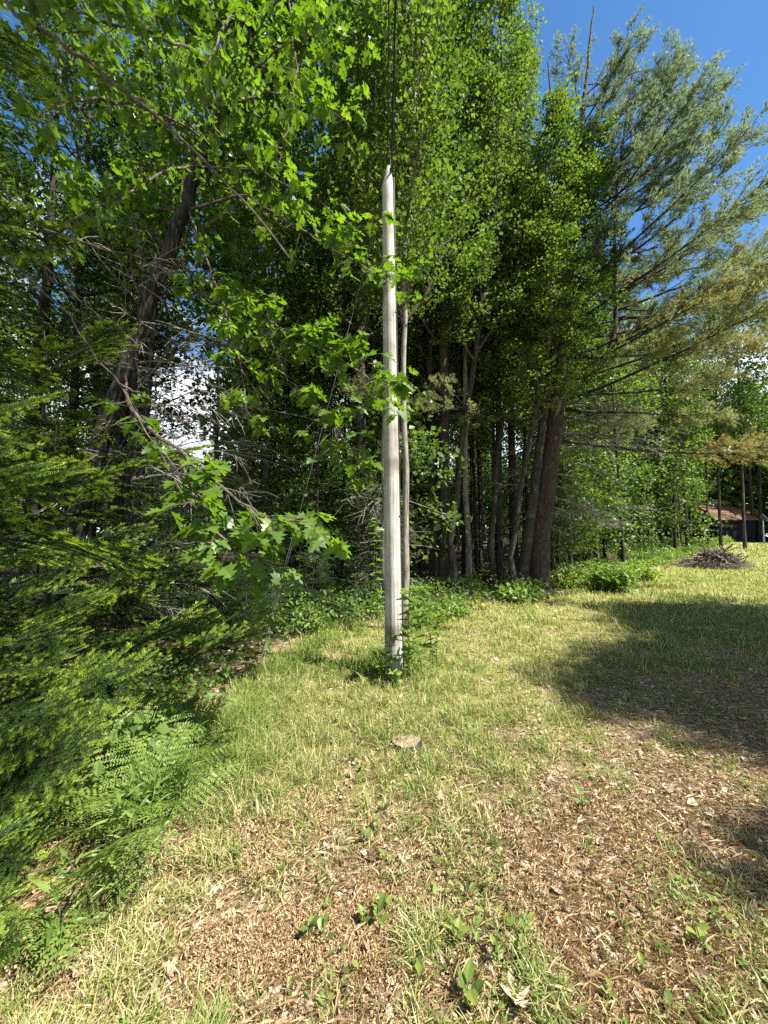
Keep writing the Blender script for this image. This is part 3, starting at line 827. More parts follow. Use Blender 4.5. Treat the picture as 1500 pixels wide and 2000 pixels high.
# ------------------------------------------------------------------ the big white pine
def white_pine():
    b0 = at(1052, 1147, 12.0); b0[2] = gz(b0[0], b0[1]) - .05
    root = empty('white_pine', b0, 'big white pine with a thick dark trunk and feathery blue-green crown spreading right', 'tree')
    rng = rng_(91)
    Yp = 12.0
    tr = [b0, at(1055, 1050, Yp), at(1072, 920, Yp), at(1088, 780, Yp), at(1102, 640, Yp), at(1112, 520, Yp), at(1124, 380, Yp), at(1140, 220, Yp), at(1152, 80, Yp), at(1160, 10, Yp)]
    tr = np.array(tr) - b0
    rad = np.array([.36, .29, .27, .25, .17, .14, .11, .075, .04, .02])
    n = 40; t0 = np.linspace(0, 1, len(tr)); t = np.linspace(0, 1, n)
    P = np.stack([np.interp(t, t0, tr[:, k]) for k in range(3)], -1); P[1:] += rng.normal(0, .018, (n - 1, 3)); rd = np.interp(t, t0, rad)
    rd[0] = .46
    g = Geo(); g.tube(P, rd, 12); part('trunk', g, M_PBARK, root, True)
    # second stem that leaves the trunk low and turns upright
    st = np.array([at(1090, 790, Yp), at(1120, 765, Yp), at(1160, 730, Yp - .3), at(1190, 690, Yp - .4), at(1202, 640, Yp - .4), at(1203, 560, Yp - .4), at(1200, 470, Yp - .4), at(1205, 360, Yp - .4), at(1225, 220, Yp - .4), at(1240, 110, Yp - .4)]) - b0
    g = Geo(); t0s = np.linspace(0, 1, len(st)); ts = np.linspace(0, 1, 26)
    S = np.stack([np.interp(ts, t0s, st[:, k]) for k in range(3)], -1)
    g.tube(S, np.interp(ts, [0, .3, 1], [.115, .085, .02]), 9); part('limb', g, M_PBARK, root, True)
    # left stem of the fork
    lt = np.array([at(1096, 700, Yp), at(1096, 620, Yp + .3), at(1094, 500, Yp + .4), at(1085, 300, Yp + .4), at(1070, 120, Yp + .4)]) - b0
    g = Geo(); Lp = np.stack([np.interp(np.linspace(0, 1, 14), np.linspace(0, 1, 5), lt[:, k]) for k in range(3)], -1)
    g.tube(Lp, np.linspace(.14, .02, 14), 9); part('limb', g, M_PBARK, root, True)
    TU = []
    for k in range(7):
        a = k * 2 * PI / 7; TU += [(0, .5 * math.cos(a) * .12, .5 * math.sin(a) * .12), (0, -.5 * math.cos(a) * .12, -.5 * math.sin(a) * .12), (1, .38 * math.sin(a), -.38 * math.cos(a))]
    TU = np.array(TU); TF = np.arange(21).reshape(7, 3)
    def bough(p, d, L, tint, needle=True, lift=.22, r=.05, start=.42):
        g = Geo()
        LP, _ = curve(p, d, L, 10, rng, (0, 0, lift), .035)
        g.tube(LP, np.linspace(r, .006, 10), 5, m=1)
        pos = []; dirs = []; tin = []
        ns = int(L * 6)
        for j in range(ns):
            q = (.18 if not needle else .25) + .75 * (j + rng.random()) / ns
            k = q * 9; k0 = min(8, int(k)); sp = LP[k0] * (1 - k + k0) + LP[k0 + 1] * (k - k0)
            ld = norm(LP[k0 + 1] - LP[k0])
            sd = perp_dirs(rng, ld, rng.uniform(.45, .85), .08); sd[2] *= .6; sd = norm(sd)
            sL = (.22 * L * (1 - q) + .35) * rng.uniform(.7, 1.25)
            SP, _ = curve(sp, sd, sL, 5, rng, (0, 0, .2 if needle else -.5), .08)
            g.tube(SP, np.linspace(.010, .003, 5), 3, m=1)
            nt_ = 3 if needle else 2
            for m_ in range(nt_):
                f = rng.uniform(.3, 1) * 4; f0 = min(3, int(f)); tp = SP[f0] * (1 - f + f0) + SP[f0 + 1] * (f - f0)
                td = perp_dirs(rng, norm(SP[-1] - SP[0]), rng.uniform(.3, .7), .05); tl = rng.uniform(.2, .5)
                te = tp + td * tl
                g.tube([tp, te], [.004, .002], 3, m=1)
                if needle and q > start - .15:
                    c = 20
                    w_ = np.linspace(.25, 1, c)[:, None]
                    pos.append(tp * (1 - w_) + te * w_); dirs.append(np.repeat(td[None], c, 0)); tin.append(np.full(c, tint + rng.normal(0, .06)))
        if needle:
            c = int(L * 22); w_ = np.linspace(.6, 1, c) * 9; k0 = np.minimum(8, w_.astype(int)); f = (w_ - k0)[:, None]
            pos.append(LP[k0] * (1 - f) + LP[k0 + 1] * f); dirs.append(norm(LP[k0 + 1] - LP[k0])); tin.append(np.full(c, tint))
            pos = np.concatenate(pos); dirs = np.concatenate(dirs); tin = np.concatenate(tin)
            m = len(pos)
            B = basis(norm(dirs + rng.normal(0, .42, (m, 3))), rng.normal(0, 1, (m, 3)))
            g.place(TU, TF, pos + rng.normal(0, .045, (m, 3)), B, np.stack([rng.uniform(.09, .16, m), rng.uniform(.06, .10, m), rng.uniform(.06, .10, m)], -1), np.clip(tin + rng.normal(0, .07, m), 0, 1), 0)
        return g
    def onstem(Q, z):
        i = np.argsort(Q[:, 2]); return np.array([np.interp(z, Q[i, 2], Q[i, k]) for k in range(3)])
    # live boughs
    specs = []
    for i in range(34):
        z = 5.2 + (17.0 - 5.2) * (i + rng.random()) / 34
        s = (z - 5) / 12.5
        az = rng.uniform(-1.15, .75) if i % 5 else rng.uniform(1.2, 4.6)
        specs.append((P, z, az, (5.6 * (1 - s) ** .8 + .8) * rng.uniform(.75, 1.1), .03 + .47 * s))
    for i in range(18):
        z = 7.4 + (15.6 - 7.4) * (i + rng.random()) / 18
        s = (z - 7) / 10
        specs.append((S, z, rng.uniform(-1.2, 1.0), (4.2 * (1 - s) ** .8 + .6) * rng.uniform(.75, 1.1), .12 + .5 * s))
    for i in range(10):
        z = 9 + 7 * (i + rng.random()) / 10
        specs.append((Lp, z, rng.uniform(-1.5, 3.5), 2.6 * rng.uniform(.7, 1.2), .5))
    for Q, z, az, L, e in specs:
        p = onstem(Q, z)
        d = np.array([math.cos(az) * math.cos(e), math.sin(az) * math.cos(e), math.sin(e)])
        gold = .30 + .30 * float(sstep(9.5 - z, -1.5, 3.5)) + rng.normal(0, .05)
        part('bough', bough(p, d, L, gold, r=.018 + .007 * L), [M_PINE, M_BARKD], root)
    # a few long low boughs reaching right, browned
    for (px, py, px2, py2, Y2, tint) in [(1120, 770, 1440, 730, 12.6, .64), (1105, 800, 1400, 800, 11.2, .6), (1100, 700, 1490, 640, 12.2, .72), (1095, 860, 1500, 885, 11.6, .76), (1120, 640, 1500, 540, 11.6, .62), (1130, 560, 1500, 460, 12.4, .55), (1203, 560, 1510, 400, 11.4, .48), (1203, 620, 1490, 590, 11.0, .66)]:
        p = at(px, py, Yp) - b0; q = at(px2, py2, Y2) - b0; L = np.linalg.norm(q - p)
        part('bough', bough(p, norm(q - p + np.array([0, 0, -.12 * L])), L, tint, lift=.22, r=.06, start=.72), [M_PINE, M_BARKD], root)
    # bare dead boughs low on the trunk
    for i in range(30):
        z = rng.uniform(1.6, 6.2); az = rng.uniform(-1.6, .9) if i % 4 else rng.uniform(2, 4)
        p = onstem(P, z); e = rng.uniform(-.25, .15)
        d = np.array([math.cos(az) * math.cos(e), math.sin(az) * math.cos(e), math.sin(e)])
        part('dead_bough', bough(p, d, rng.uniform(1.0, 3.6), .5, needle=False, lift=-.25, r=.022), [M_PINE, M_DEADW], root)
white_pine()

# ------------------------------------------------------------------ the leaning tree with the near hanging leaves
LOBE_ME = None
def leaning_tree():
    rng = rng_(101)
    Y = 7.0
    base = np.array([ax(120, 7.0), 7.0, 0.0]); base[2] = gz(base[0], base[1]) - .05
    root = empty('oak_tree', base, 'dark tree leaning right across the upper left, with large lobed leaves hanging near the camera', 'tree')
    tr = np.array([base, at(150, 1000, Y), at(200, 870, Y), at(240, 740, Y), at(290, 600, Y), at(335, 480, Y), at(375, 370, Y), at(410, 270, Y), at(455, 170, Y), at(490, 60, Y), at(515, -60, Y), at(530, -260, Y)]) - base
    t0 = np.linspace(0, 1, len(tr)); t = np.linspace(0, 1, 30)
    P = np.stack([np.interp(t, t0, tr[:, k]) for k in range(3)], -1); P[1:] += rng.normal(0, .025, (29, 3))
    g = Geo(); g.tube(P, np.interp(t, [0, .1, .5, 1], [.24, .165, .12, .085]), 12); part('trunk', g, M_BARKD, root, True)
    leaf_me = None
    g0 = Geo(); g0.add(LOBE_V, LOBE_F, .5)
    leafmes = []
    for tv in (.25, .45, .65, .85):
        g0 = Geo(); g0.add(LOBE_V * np.array([1, 1, 1]), LOBE_F, tv); leafmes.append(g0.mesh('leaf', M_OAK))
    allp = []; allt = []; alln = []; alls = []; owner = []
    limbs = []
    def lb(pts, r, ntw, twl, lf, size, spread=.9, wood=True, hang=.1):
        pts = np.array([np.asarray(p) - base for p in pts])
        k_ = max(8, len(pts) * 4)
        Q = np.stack([np.interp(np.linspace(0, 1, k_), np.linspace(0, 1, len(pts)), pts[:, k]) for k in range(3)], -1)
        Q[1:-1] += rng.normal(0, .012, (k_ - 2, 3))
        g = Geo(); g.tube(Q, np.linspace(r, .004, k_), 6)
        nl = len(limbs)
        ntw = int(ntw * 1.6)
        for j in range(ntw):
            q = .12 + .88 * (j + rng.random()) / ntw
            k = q * (k_ - 1); k0 = min(k_ - 2, int(k)); sp = Q[k0] * (1 - k + k0) + Q[k0 + 1] * (k - k0)
            ld = norm(Q[k0 + 1] - Q[k0])
            sd = perp_dirs(rng, ld, rng.uniform(.5, 1.2) * spread, 0); sd[2] = sd[2] * .45 - hang; sd = norm(sd)
            SP, dend = curve(sp, sd, twl * rng.uniform(.5, 1.2), 5, rng, (0, 0, -.1), .1)
            g.tube(SP, np.linspace(.0045, .0018, 5), 3)
            for m_ in range(lf):
                f = (1 if m_ < 3 else rng.uniform(.3, 1)) * 4; f0 = min(3, int(f)); tp = SP[f0] * (1 - f + f0) + SP[f0 + 1] * (f - f0)
                a = rng.uniform(0, 6.28)
                tip = norm(dend * .5 + np.array([math.cos(a), math.sin(a), -.15 - .45 * rng.random()]))
                pet = rng.uniform(.02, .05)
                g.tube([tp, tp + tip * pet], [.0012, .001], 3)
                allp.append(tp + tip * pet); allt.append(tip); alln.append(norm(np.array([0, 0, 1.0]) + rng.normal(0, .38, 3)))
                alls.append(size * rng.uniform(.65, 1.15)); owner.append(nl)
        o = part('limb', g, M_TWIG, root); limbs.append(o)
    # sprays (pixel, pixel, metres ahead)
    T = lambda q: P[int(q * 29)] + base
    lb([T(.42), at(430, 560, 5.4), at(520, 625, 4.6), at(640, 690, 4.15), at(765, 765, 3.9)], .03, 32, .45, 5, .155)
    lb([T(.42), at(470, 620, 5.2), at(560, 670, 4.5), at(700, 690, 4.1)], .02, 24, .42, 5, .15)
    lb([at(520, 625, 4.6), at(560, 740, 4.2), at(640, 810, 4.0), at(700, 900, 3.9)], .012, 16, .35, 4, .15)
    lb([T(.3), at(250, 800, 4.0), at(350, 880, 3.3), at(430, 950, 2.9), at(520, 1010, 2.7), at(600, 1020, 2.6)], .022, 18, .3, 5, .145)
    lb([at(350, 880, 3.3), at(380, 980, 2.9), at(430, 1050, 2.8), at(520, 1110, 2.7)], .014, 14, .3, 5, .145, hang=.3)
    lb([T(.55), at(480, 380, 5.6), at(590, 450, 4.7), at(690, 510, 4.2), at(752, 545, 4.0)], .024, 18, .45, 5, .15)
    lb([T(.6), at(500, 330, 5.2), at(600, 380, 4.5), at(690, 440, 4.2)], .02, 14, .4, 5, .15)
    lb([T(.7), at(520, 180, 5.2), at(600, 200, 4.6), at(690, 240, 4.3)], .022, 15, .45, 5, .15)
    lb([T(.75), at(540, 100, 5.0), at(600, 70, 4.5), at(660, 60, 4.3)], .02, 13, .45, 5, .15)
    lb([T(.8), at(560, -20, 4.8), at(580, 120, 4.3), at(560, 260, 3.9), at(540, 330, 3.8)], .02, 16, .4, 5, .145, hang=.4)
    lb([T(.55), at(400, 500, 5.4), at(440, 600, 4.6), at(470, 700, 4.2), at(480, 800, 4.0)], .02, 16, .4, 5, .15, hang=.3)
    lb([T(.7), at(380, 100, 4.6), at(280, 60, 3.7), at(150, 30, 3.2), at(60, 20, 2.9)], .024, 20, .42, 5, .14)
    lb([T(.65), at(340, 230, 4.8), at(250, 200, 4.0), at(160, 190, 3.5), at(70, 240, 3.2)], .02, 18, .42, 5, .14)
    lb([T(.6), at(330, 330, 5.2), at(250, 380, 4.5), at(150, 420, 4.0), at(90, 480, 3.8)], .02, 12, .42, 4, .14)
    lb([T(.85), at(450, 30, 4.8), at(400, 130, 4.0), at(430, 220, 3.7)], .02, 14, .4, 5, .14, hang=.3)
    lb([T(.85), at(300, -60, 4.6), at(200, -30, 4.0), at(330, 40, 3.6)], .02, 12, .4, 5, .14)
    allp = np.array(allp); allt = np.array(allt); alln = np.array(alln); alls = np.array(alls)
    camv = np.linalg.norm(allp + base - np.array([0, 0, EYE]), axis=1)
    vis = (np.abs((allp + base)[:, 0] / np.maximum((allp + base)[:, 1], .1)) < 1.0)
    order = np.argsort(-(alls / camv) * vis)
    B = basis(allt, alln)
    big = order[:300]; rest = order[300:]
    for i in big:
        o = bpy.data.objects.new('leaf', leafmes[int(rng.integers(4))]); COL.objects.link(o)
        lim = limbs[owner[i]]; o.parent = lim
        m = Matrix(B[i].T.tolist()).to_4x4(); m.translation = Vector(allp[i].tolist())
        o.matrix_local = m @ Matrix.Scale(float(alls[i]), 4)
    g = Geo(); g.place(LOBE_V, LOBE_F, allp[rest], B[rest], alls[rest], rng.uniform(.15, .9, len(rest)), 0)
    part('foliage', g, M_OAK, root, kind='stuff')
    # upper crown above the picture and behind the sprays
    g = Geo(); A = []
    for i in range(46):
        q = rng.uniform(.45, 1.0); p = P[int(q * 29)]
        az = rng.uniform(0, 6.28); e = rng.uniform(.1, .8)
        d = np.array([math.cos(az) * math.cos(e), math.sin(az) * math.cos(e) * .7 + .3, math.sin(e)]); L = rng.uniform(1.4, 3.4)
        LP, _ = curve(p, norm(d), L, 6, rng, (0, 0, .1), .08); g.tube(LP, np.linspace(.03, .006, 6), 4, m=1)
        for j in range(9):
            k = rng.uniform(1, 5); k0 = min(4, int(k)); sp = LP[k0] * (1 - k + k0) + LP[k0 + 1] * (k - k0)
            sd = perp_dirs(rng, norm(d), 1.0, 0); e_ = sp + sd * rng.uniform(.3, .8); g.tube([sp, e_], [.006, .003], 3, m=1)
            A += [sp * (1 - f) + e_ * f for f in (.4, .7, 1.0)]
    A = np.array(A); idx = np.repeat(np.arange(len(A)), 9); n = len(idx)
    pos = A[idx] + rng.normal(0, .16, (n, 3))
    g.place(KITE_V * np.array([1, 1.15, 1]), KITE_F, pos, leaf_frames(rng, n, np.zeros((n, 3)), .8, .3), rng.uniform(.1, .17, n), rng.uniform(0, .8, n), 0)
    part('crown', g, [M_OAK, M_TWIG], root)
leaning_tree()

# long dead boughs crossing the upper left, lying on the firs' side
def crossing_boughs():
    rng = rng_(111)
    def one(label, pts, r, name='dead_bough', nside=14, sl=.5, mat=M_TWIG):
        pts = np.array(pts); k_ = 20
        Q = np.stack([np.interp(np.linspace(0, 1, k_), np.linspace(0, 1, len(pts)), pts[:, k]) for k in range(3)], -1)
        Q[1:-1] += rng.normal(0, .010, (k_ - 2, 3))
        g = Geo(); g.tube(Q, np.linspace(r, r * .3, k_), 7)
        for j in range(nside):
            k0 = int(rng.integers(2, k_ - 2)); d = perp_dirs(rng, norm(Q[k0 + 1] - Q[k0]), rng.uniform(.5, 1.1), -.1)
            SP, _ = curve(Q[k0], d, sl * rng.uniform(.3, 1.2), 6, rng, (0, 0, -.3), .15); g.tube(SP, np.linspace(r * .35, .0012, 6), 3)
        return g
    return one
one = crossing_boughs()
root = empty('bare_tree', (ax(-140, 3.2), 3.2, gz(ax(-140, 3.2), 3.2)), 'tree just beyond the left border with long bare boughs slanting down to the right', 'tree')
rb = np.array(root.location)
g = Geo(); tz = np.linspace(0, 1, 8); g.tube(np.stack([tz * 0, tz * 0, tz * 8.5], -1), .12 * (1 - tz * .7), 9); part('trunk', g, M_BARKD, root, True)
sh = lambda pts: [np.asarray(p) - rb for p in pts]
TZ = lambda z: rb + np.array([0, 0, z])
for pts, r, ns, sl in [
    ([TZ(7.0), at(20, 20, 3.2), at(90, 62, 3.0), at(180, 128, 2.9), at(280, 205, 2.8), at(400, 312, 2.75), at(480, 395, 2.7), at(566, 505, 2.65)], .02, 10, .5),
    ([TZ(4.8), at(10, 500, 3.0), at(60, 545, 2.9), at(120, 600, 2.8), at(170, 670, 2.8), at(235, 750, 2.75), at(300, 860, 2.8), at(330, 920, 2.8)], .012, 14, .4),
    ([at(235, 750, 2.75), at(290, 780, 2.8), at(340, 815, 2.9), at(400, 870, 3.0)], .008, 10, .3),
    ([TZ(4.9), at(60, 500, 3.2), at(130, 560, 3.2), at(190, 620, 3.2), at(260, 690, 3.2)], .014, 12, .35),
    ([TZ(5.2), at(60, 440, 3.5), at(200, 488, 3.6), at(300, 505, 3.7), at(378, 525, 3.8)], .012, 10, .35)]:
    part('bare_bough', one('', sh(pts), r, nside=ns, sl=sl), M_TWIG, root)

# tangle of bare lower branches around the leaning trunk
def dead_tangle(px, Y, H, seed, label, n=46, az0=(-1.6, 1.2)):
    rng = rng_(seed)
    b = base_at(px, Y)
    root = empty('dead_spruce', b, label, 'dead tree', 'dead lower trunks in the left thicket')
    g = Geo(); t = np.linspace(0, 1, 8); g.tube(np.stack([rng.normal(0, .03, 8), rng.normal(0, .03, 8), t * H], -1), .08 * (1 - .8 * t), 7); part('trunk', g, M_BARKD, root, True)
    for i in range(n):
        z = rng.uniform(.5, H * .97); az = rng.uniform(*az0)
        e = rng.uniform(-.35, .25); d = np.array([math.cos(az) * math.cos(e), math.sin(az) * math.cos(e), math.sin(e)])
        L = rng.uniform(.8, 2.3); g = Geo(); LP, _ = curve((0, 0, z), d, L, 7, rng, (0, 0, -.35), .08); g.tube(LP, np.linspace(.014, .003, 7), 4)
        for j in range(9):
            k0 = int(rng.integers(1, 6)); sd = perp_dirs(rng, norm(LP[k0 + 1 if k0 < 6 else 6] - LP[k0 - 1]), rng.uniform(.4, 1.0), -.1)
            SP, _ = curve(LP[k0], sd, rng.uniform(.2, .7), 4, rng, (0, 0, -.3), .12); g.tube(SP, np.linspace(.005, .0015, 4), 3)
        part('dead_bough', g, M_DEADW, root)
dead_tangle(250, 6.2, 6.6, 121, 'leafless trunk with a tangle of bare twigs in front of the leaning tree')
dead_tangle(420, 8.0, 6.2, 122, 'leafless trunk with fine grey twigs right of the leaning tree', az0=(-3, 3))
dead_tangle(740, 9.8, 3.0, 123, 'dead brown sapling with drooping twigs behind the pole', n=22, az0=(-3, 3))

# ------------------------------------------------------------------ trees outside the frame on the right, whose shade falls on the lane
for (x, y, sc, src, lab) in [(13.9, .5, (1.6, 1.6, .85), m3, 'broad tree beyond the right border shading the near lane'), (17.2, 3.4, (1.65, 1.65, .95), m3, 'broad tree beyond the right border shading the far lane'), (15.9, 2.0, (1.45, 1.45, .95), m7, 'tree between the two broad trees beyond the right border'), (11.5, .3, (1.3, 1.3, .74), m3, 'smaller tree beyond the right border'),
                             (13.8, 3.0, (1.3, 1.3, .75), c1, 'conifer beyond the right border among the broad trees'), (13.5, 1.7, (1.25, 1.25, .7), m7, 'low-crowned tree beyond the right border'), (6.0, .1, .75, c2, 'small conifer beyond the right border shading the lower right corner'), (-3.0, -.1, .82, m7, 'unseen tree added beside the camera to shade the left thicket'), (-1.3, -1.5, (1.15, 1.15, .95), m3, 'unseen tall tree added behind the camera to shade the upper left branches')]:  # the last two are unseen trees added to shade the left side
    copy_thing(src, (x, y, gz(x, y)), 1.0, sc, lab, group='trees beyond the right border')

copy_thing(m3, (1.9, -.9, gz(1.9, -.9)), 0.7, (1.3, 1.3, 1.4), 'unseen very tall tree added behind the camera to dapple the upper left leaves', group='unseen trees added behind the camera for shade')  # unseen, added so its crown breaks up the sun on the upper left
copy_thing(m3, (3.2, -1.2, gz(3.2, -1.2)), 2.9, (1.35, 1.35, 1.4), 'unseen very tall tree added behind the camera, to the right, for shade', group='unseen trees added behind the camera for shade')  # another unseen tree put in to darken the upper left

# ------------------------------------------------------------------ utility pole, cables, guy wire
def pole():
    Y = 4.62
    b = np.array([ax(769, Y), Y, 0.0]); b[2] = gz(b[0], b[1]) - .03
    top = at(757, 332, Y)
    root = empty('utility_pole', b, 'weathered grey wooden utility pole standing in the grass', 'utility pole')
    m, t = new_mat('pole_wood')
    tc = t.nodes.new('ShaderNodeTexCoord'); mp = t.nodes.new('ShaderNodeMapping'); mp.inputs['Scale'].default_value = (26, 26, .7)
    t.links.new(tc.outputs['Object'], mp.inputs[0])
    n = t.nodes.new('ShaderNodeTexNoise'); n.inputs['Scale'].default_value = 2.0; n.inputs['Detail'].default_value = 9; n.inputs['Roughness'].default_value = .7
    t.links.new(mp.outputs[0], n.inputs['Vector'])
    n2 = t.nodes.new('ShaderNodeTexNoise'); n2.inputs['Scale'].default_value = 2.6; n2.inputs['Detail'].default_value = 6
    t.links.new(tc.outputs['Object'], n2.inputs['Vector'])
    r = ramp(t, [(.30, (.12, .10, .085)), (.40, (.38, .36, .32)), (.55, (.55, .53, .49)), (.75, (.64, .62, .58))])
    t.links.new(n.outputs['Fac'], r.inputs[0])
    r2 = ramp(t, [(.34, (.42, .39, .35)), (.44, (.72, .70, .67)), (.6, (1, 1, 1))]); t.links.new(n2.outputs['Fac'], r2.inputs[0])
    mu = t.nodes.new('ShaderNodeMix'); mu.data_type = 'RGBA'; mu.blend_type = 'MULTIPLY'; mu.inputs['Factor'].default_value = 1
    t.links.new(r.outputs[0], mu.inputs['A']); t.links.new(r2.outputs[0], mu.inputs['B'])
    p = t.nodes.new('ShaderNodeBsdfPrincipled'); p.inputs['Roughness'].default_value = .85; p.inputs['Specular IOR Level'].default_value = .2
    t.links.new(mu.outputs['Result'], p.inputs['Base Color'])
    bu = t.nodes.new('ShaderNodeBump'); bu.inputs['Strength'].default_value = .7; bu.inputs['Distance'].default_value = .008
    t.links.new(n.outputs['Fac'], bu.inputs['Height']); t.links.new(bu.outputs[0], p.inputs['Normal'])
    o = t.nodes.new('ShaderNodeOutputMaterial'); t.links.new(p.outputs[0], o.inputs[0])
    nz = 60; k = 40; rng = rng_(131)
    tt = np.linspace(0, 1, nz)
    ctr = np.outer(tt, top - b)
    rad = .106 - .036 * tt; rad[:3] *= [1.06, 1.03, 1.01]
    a = np.arange(k) * 2 * PI / k
    crack = np.zeros(k); crack[[6, 19, 27, 33, 36]] = [-.06, -.06, -.10, -.12, -.08]
    V = []
    for i in range(nz):
        rr = rad[i] * (1 + crack * (.5 + .5 * math.sin(i * .21)) + .008 * np.sin(a * 3 + i * .1))
        z = np.full(k, ctr[i][2])
        if i == nz - 1: rr = rr * .42; z = z + .04 * np.cos(a) + .02
        if i == nz - 2: rr = rr * .80; z = z + .03 * np.cos(a) - .01
        V.append(np.stack([ctr[i][0] + rr * np.cos(a), ctr[i][1] + rr * np.sin(a), z], -1))
    V = np.concatenate(V)
    ii = np.arange(nz - 1)[:, None] * k; j = np.arange(k)[None]; j2 = (j + 1) % k
    Fq = np.stack([ii + j, ii + j2, ii + k + j2, ii + k + j], -1).reshape(-1, 4)
    g = Geo(); g.add(V, Fq); part('shaft', g, m, root, True)
    g = Geo(); last = V[-k:]; c = last.mean(0) + np.array([0, 0, .004])
    g.add(np.vstack([last, c]), [[i_, (i_ + 1) % k, k] for i_ in range(k)]); part('pole_top', g, m, root)
    M_STEEL = flat_mat('galvanised_steel', (.45, .46, .47), .4, .8); M_CABLE = flat_mat('black_cable', (.02, .02, .022), .5)
    tl = top - b
    # cable clamp and down cable in a thin guard on the right side of the pole
    g = Geo(); g.tube([(tl[0] + .035, tl[1] - .05, tl[2] - .10), (tl[0] + .035, tl[1] - .115, tl[2] - .10)], [.012, .012], 8)
    g.tube([(tl[0] + .035, tl[1] - .09, tl[2] - .10), (tl[0] + .035, tl[1] - .10, tl[2] + .04)], [.008, .006], 6); part('cable_hook', g, M_CABLE, root, True)
    pts = []
    for q in np.linspace(.98, 0.02, 24):
        c = q * tl; rr = .112 - .038 * q; pts.append((c[0] + (rr + .008) * .94, c[1] - (rr + .008) * .25 + .012 * math.sin(q * 19), c[2]))
    g = Geo(); g.tube(pts, .007, 6); part('down_cable', g, M_CABLE, root, True)
    for q in (.12, .3, .5, .7, .88):
        c = q * tl; rr = .112 - .038 * q + .004; aa = np.linspace(-1.4, .9, 9)
        g = Geo(); g.tube([(c[0] + rr * math.cos(x_ - .25), c[1] + rr * math.sin(x_ - .25), c[2]) for x_ in np.linspace(-.35, .35, 7)], .006, 5); part('cable_staple', g, M_STEEL, root, True)
    # overhead cables leave the pole towards and over the camera
    for kx, (dx, r_, lab) in enumerate([(-.02, .006, 'thinner left overhead cable running from the pole top over the camera'), (.03, .010, 'thicker right overhead cable running from the pole top over the camera')]):
        s0 = top + np.array([dx + .02, -.09, -.02 - .05 * kx]); s1 = np.array([.05 + dx * 3 - .0, -16.0, 8.2])
        q = np.linspace(0, 1, 30)[:, None]; L = s0 * (1 - q) + s1 * q; L[:, 2] -= (4 * .55 * q * (1 - q))[:, 0]
        g = Geo(); g.tube(L, r_, 6)
        if kx == 1:
            th = np.linspace(0, 160, 400); qq = np.linspace(0, .6, 400)
            C_ = np.stack([np.interp(qq, q[:, 0], L[:, k_]) for k_ in range(3)], -1); C_[:, 0] += .018 * np.cos(th); C_[:, 2] += .018 * np.sin(th)
            g.tube(C_, .004, 4)
        o = link('overhead_cable', g.mesh('overhead_cable', M_CABLE, True)); tag(o, lab, 'cable', 'overhead cables')
    # guy wire with clamps
    anc = np.array([ax(512, 5.1), 5.1, 0]); anc[2] = gz(anc[0], anc[1]) - .05
    topg = at(752, 375, Y)
    root = empty('guy_wire', anc, 'thin steel guy wire slanting from the ground left of the pole up into the leaves', 'guy wire')
    M_PLAST = flat_mat('wire_steel', (.16, .16, .165), .6, .3)
    d = topg - anc
    g = Geo(); g.tube([d * q for q in np.linspace(.28, .995, 12)], .003, 5); part('wire', g, M_PLAST, root, True)
    g = Geo(); g.tube([d * .0, d * .10], .011, 8); part('anchor_rod', g, M_STEEL, root, True)
    for s in (-.014, .014):
        g = Geo(); g.tube([d * .09 + np.array([s, 0, 0]), d * .30 + np.array([s * .8, 0, 0])], .0045, 5); part('wire_strand', g, M_PLAST, root, True)
    for q in (.10, .17, .29):
        c = d * q; dn = norm(d); g = Geo(); g.tube([c - dn * .035, c + dn * .035], .02, 8)
        g.tube([c + np.array([-.032, -.01, 0]), c + np.array([.032, -.01, 0])], .007, 6); part('clamp', g, M_STEEL, root, True)
pole()

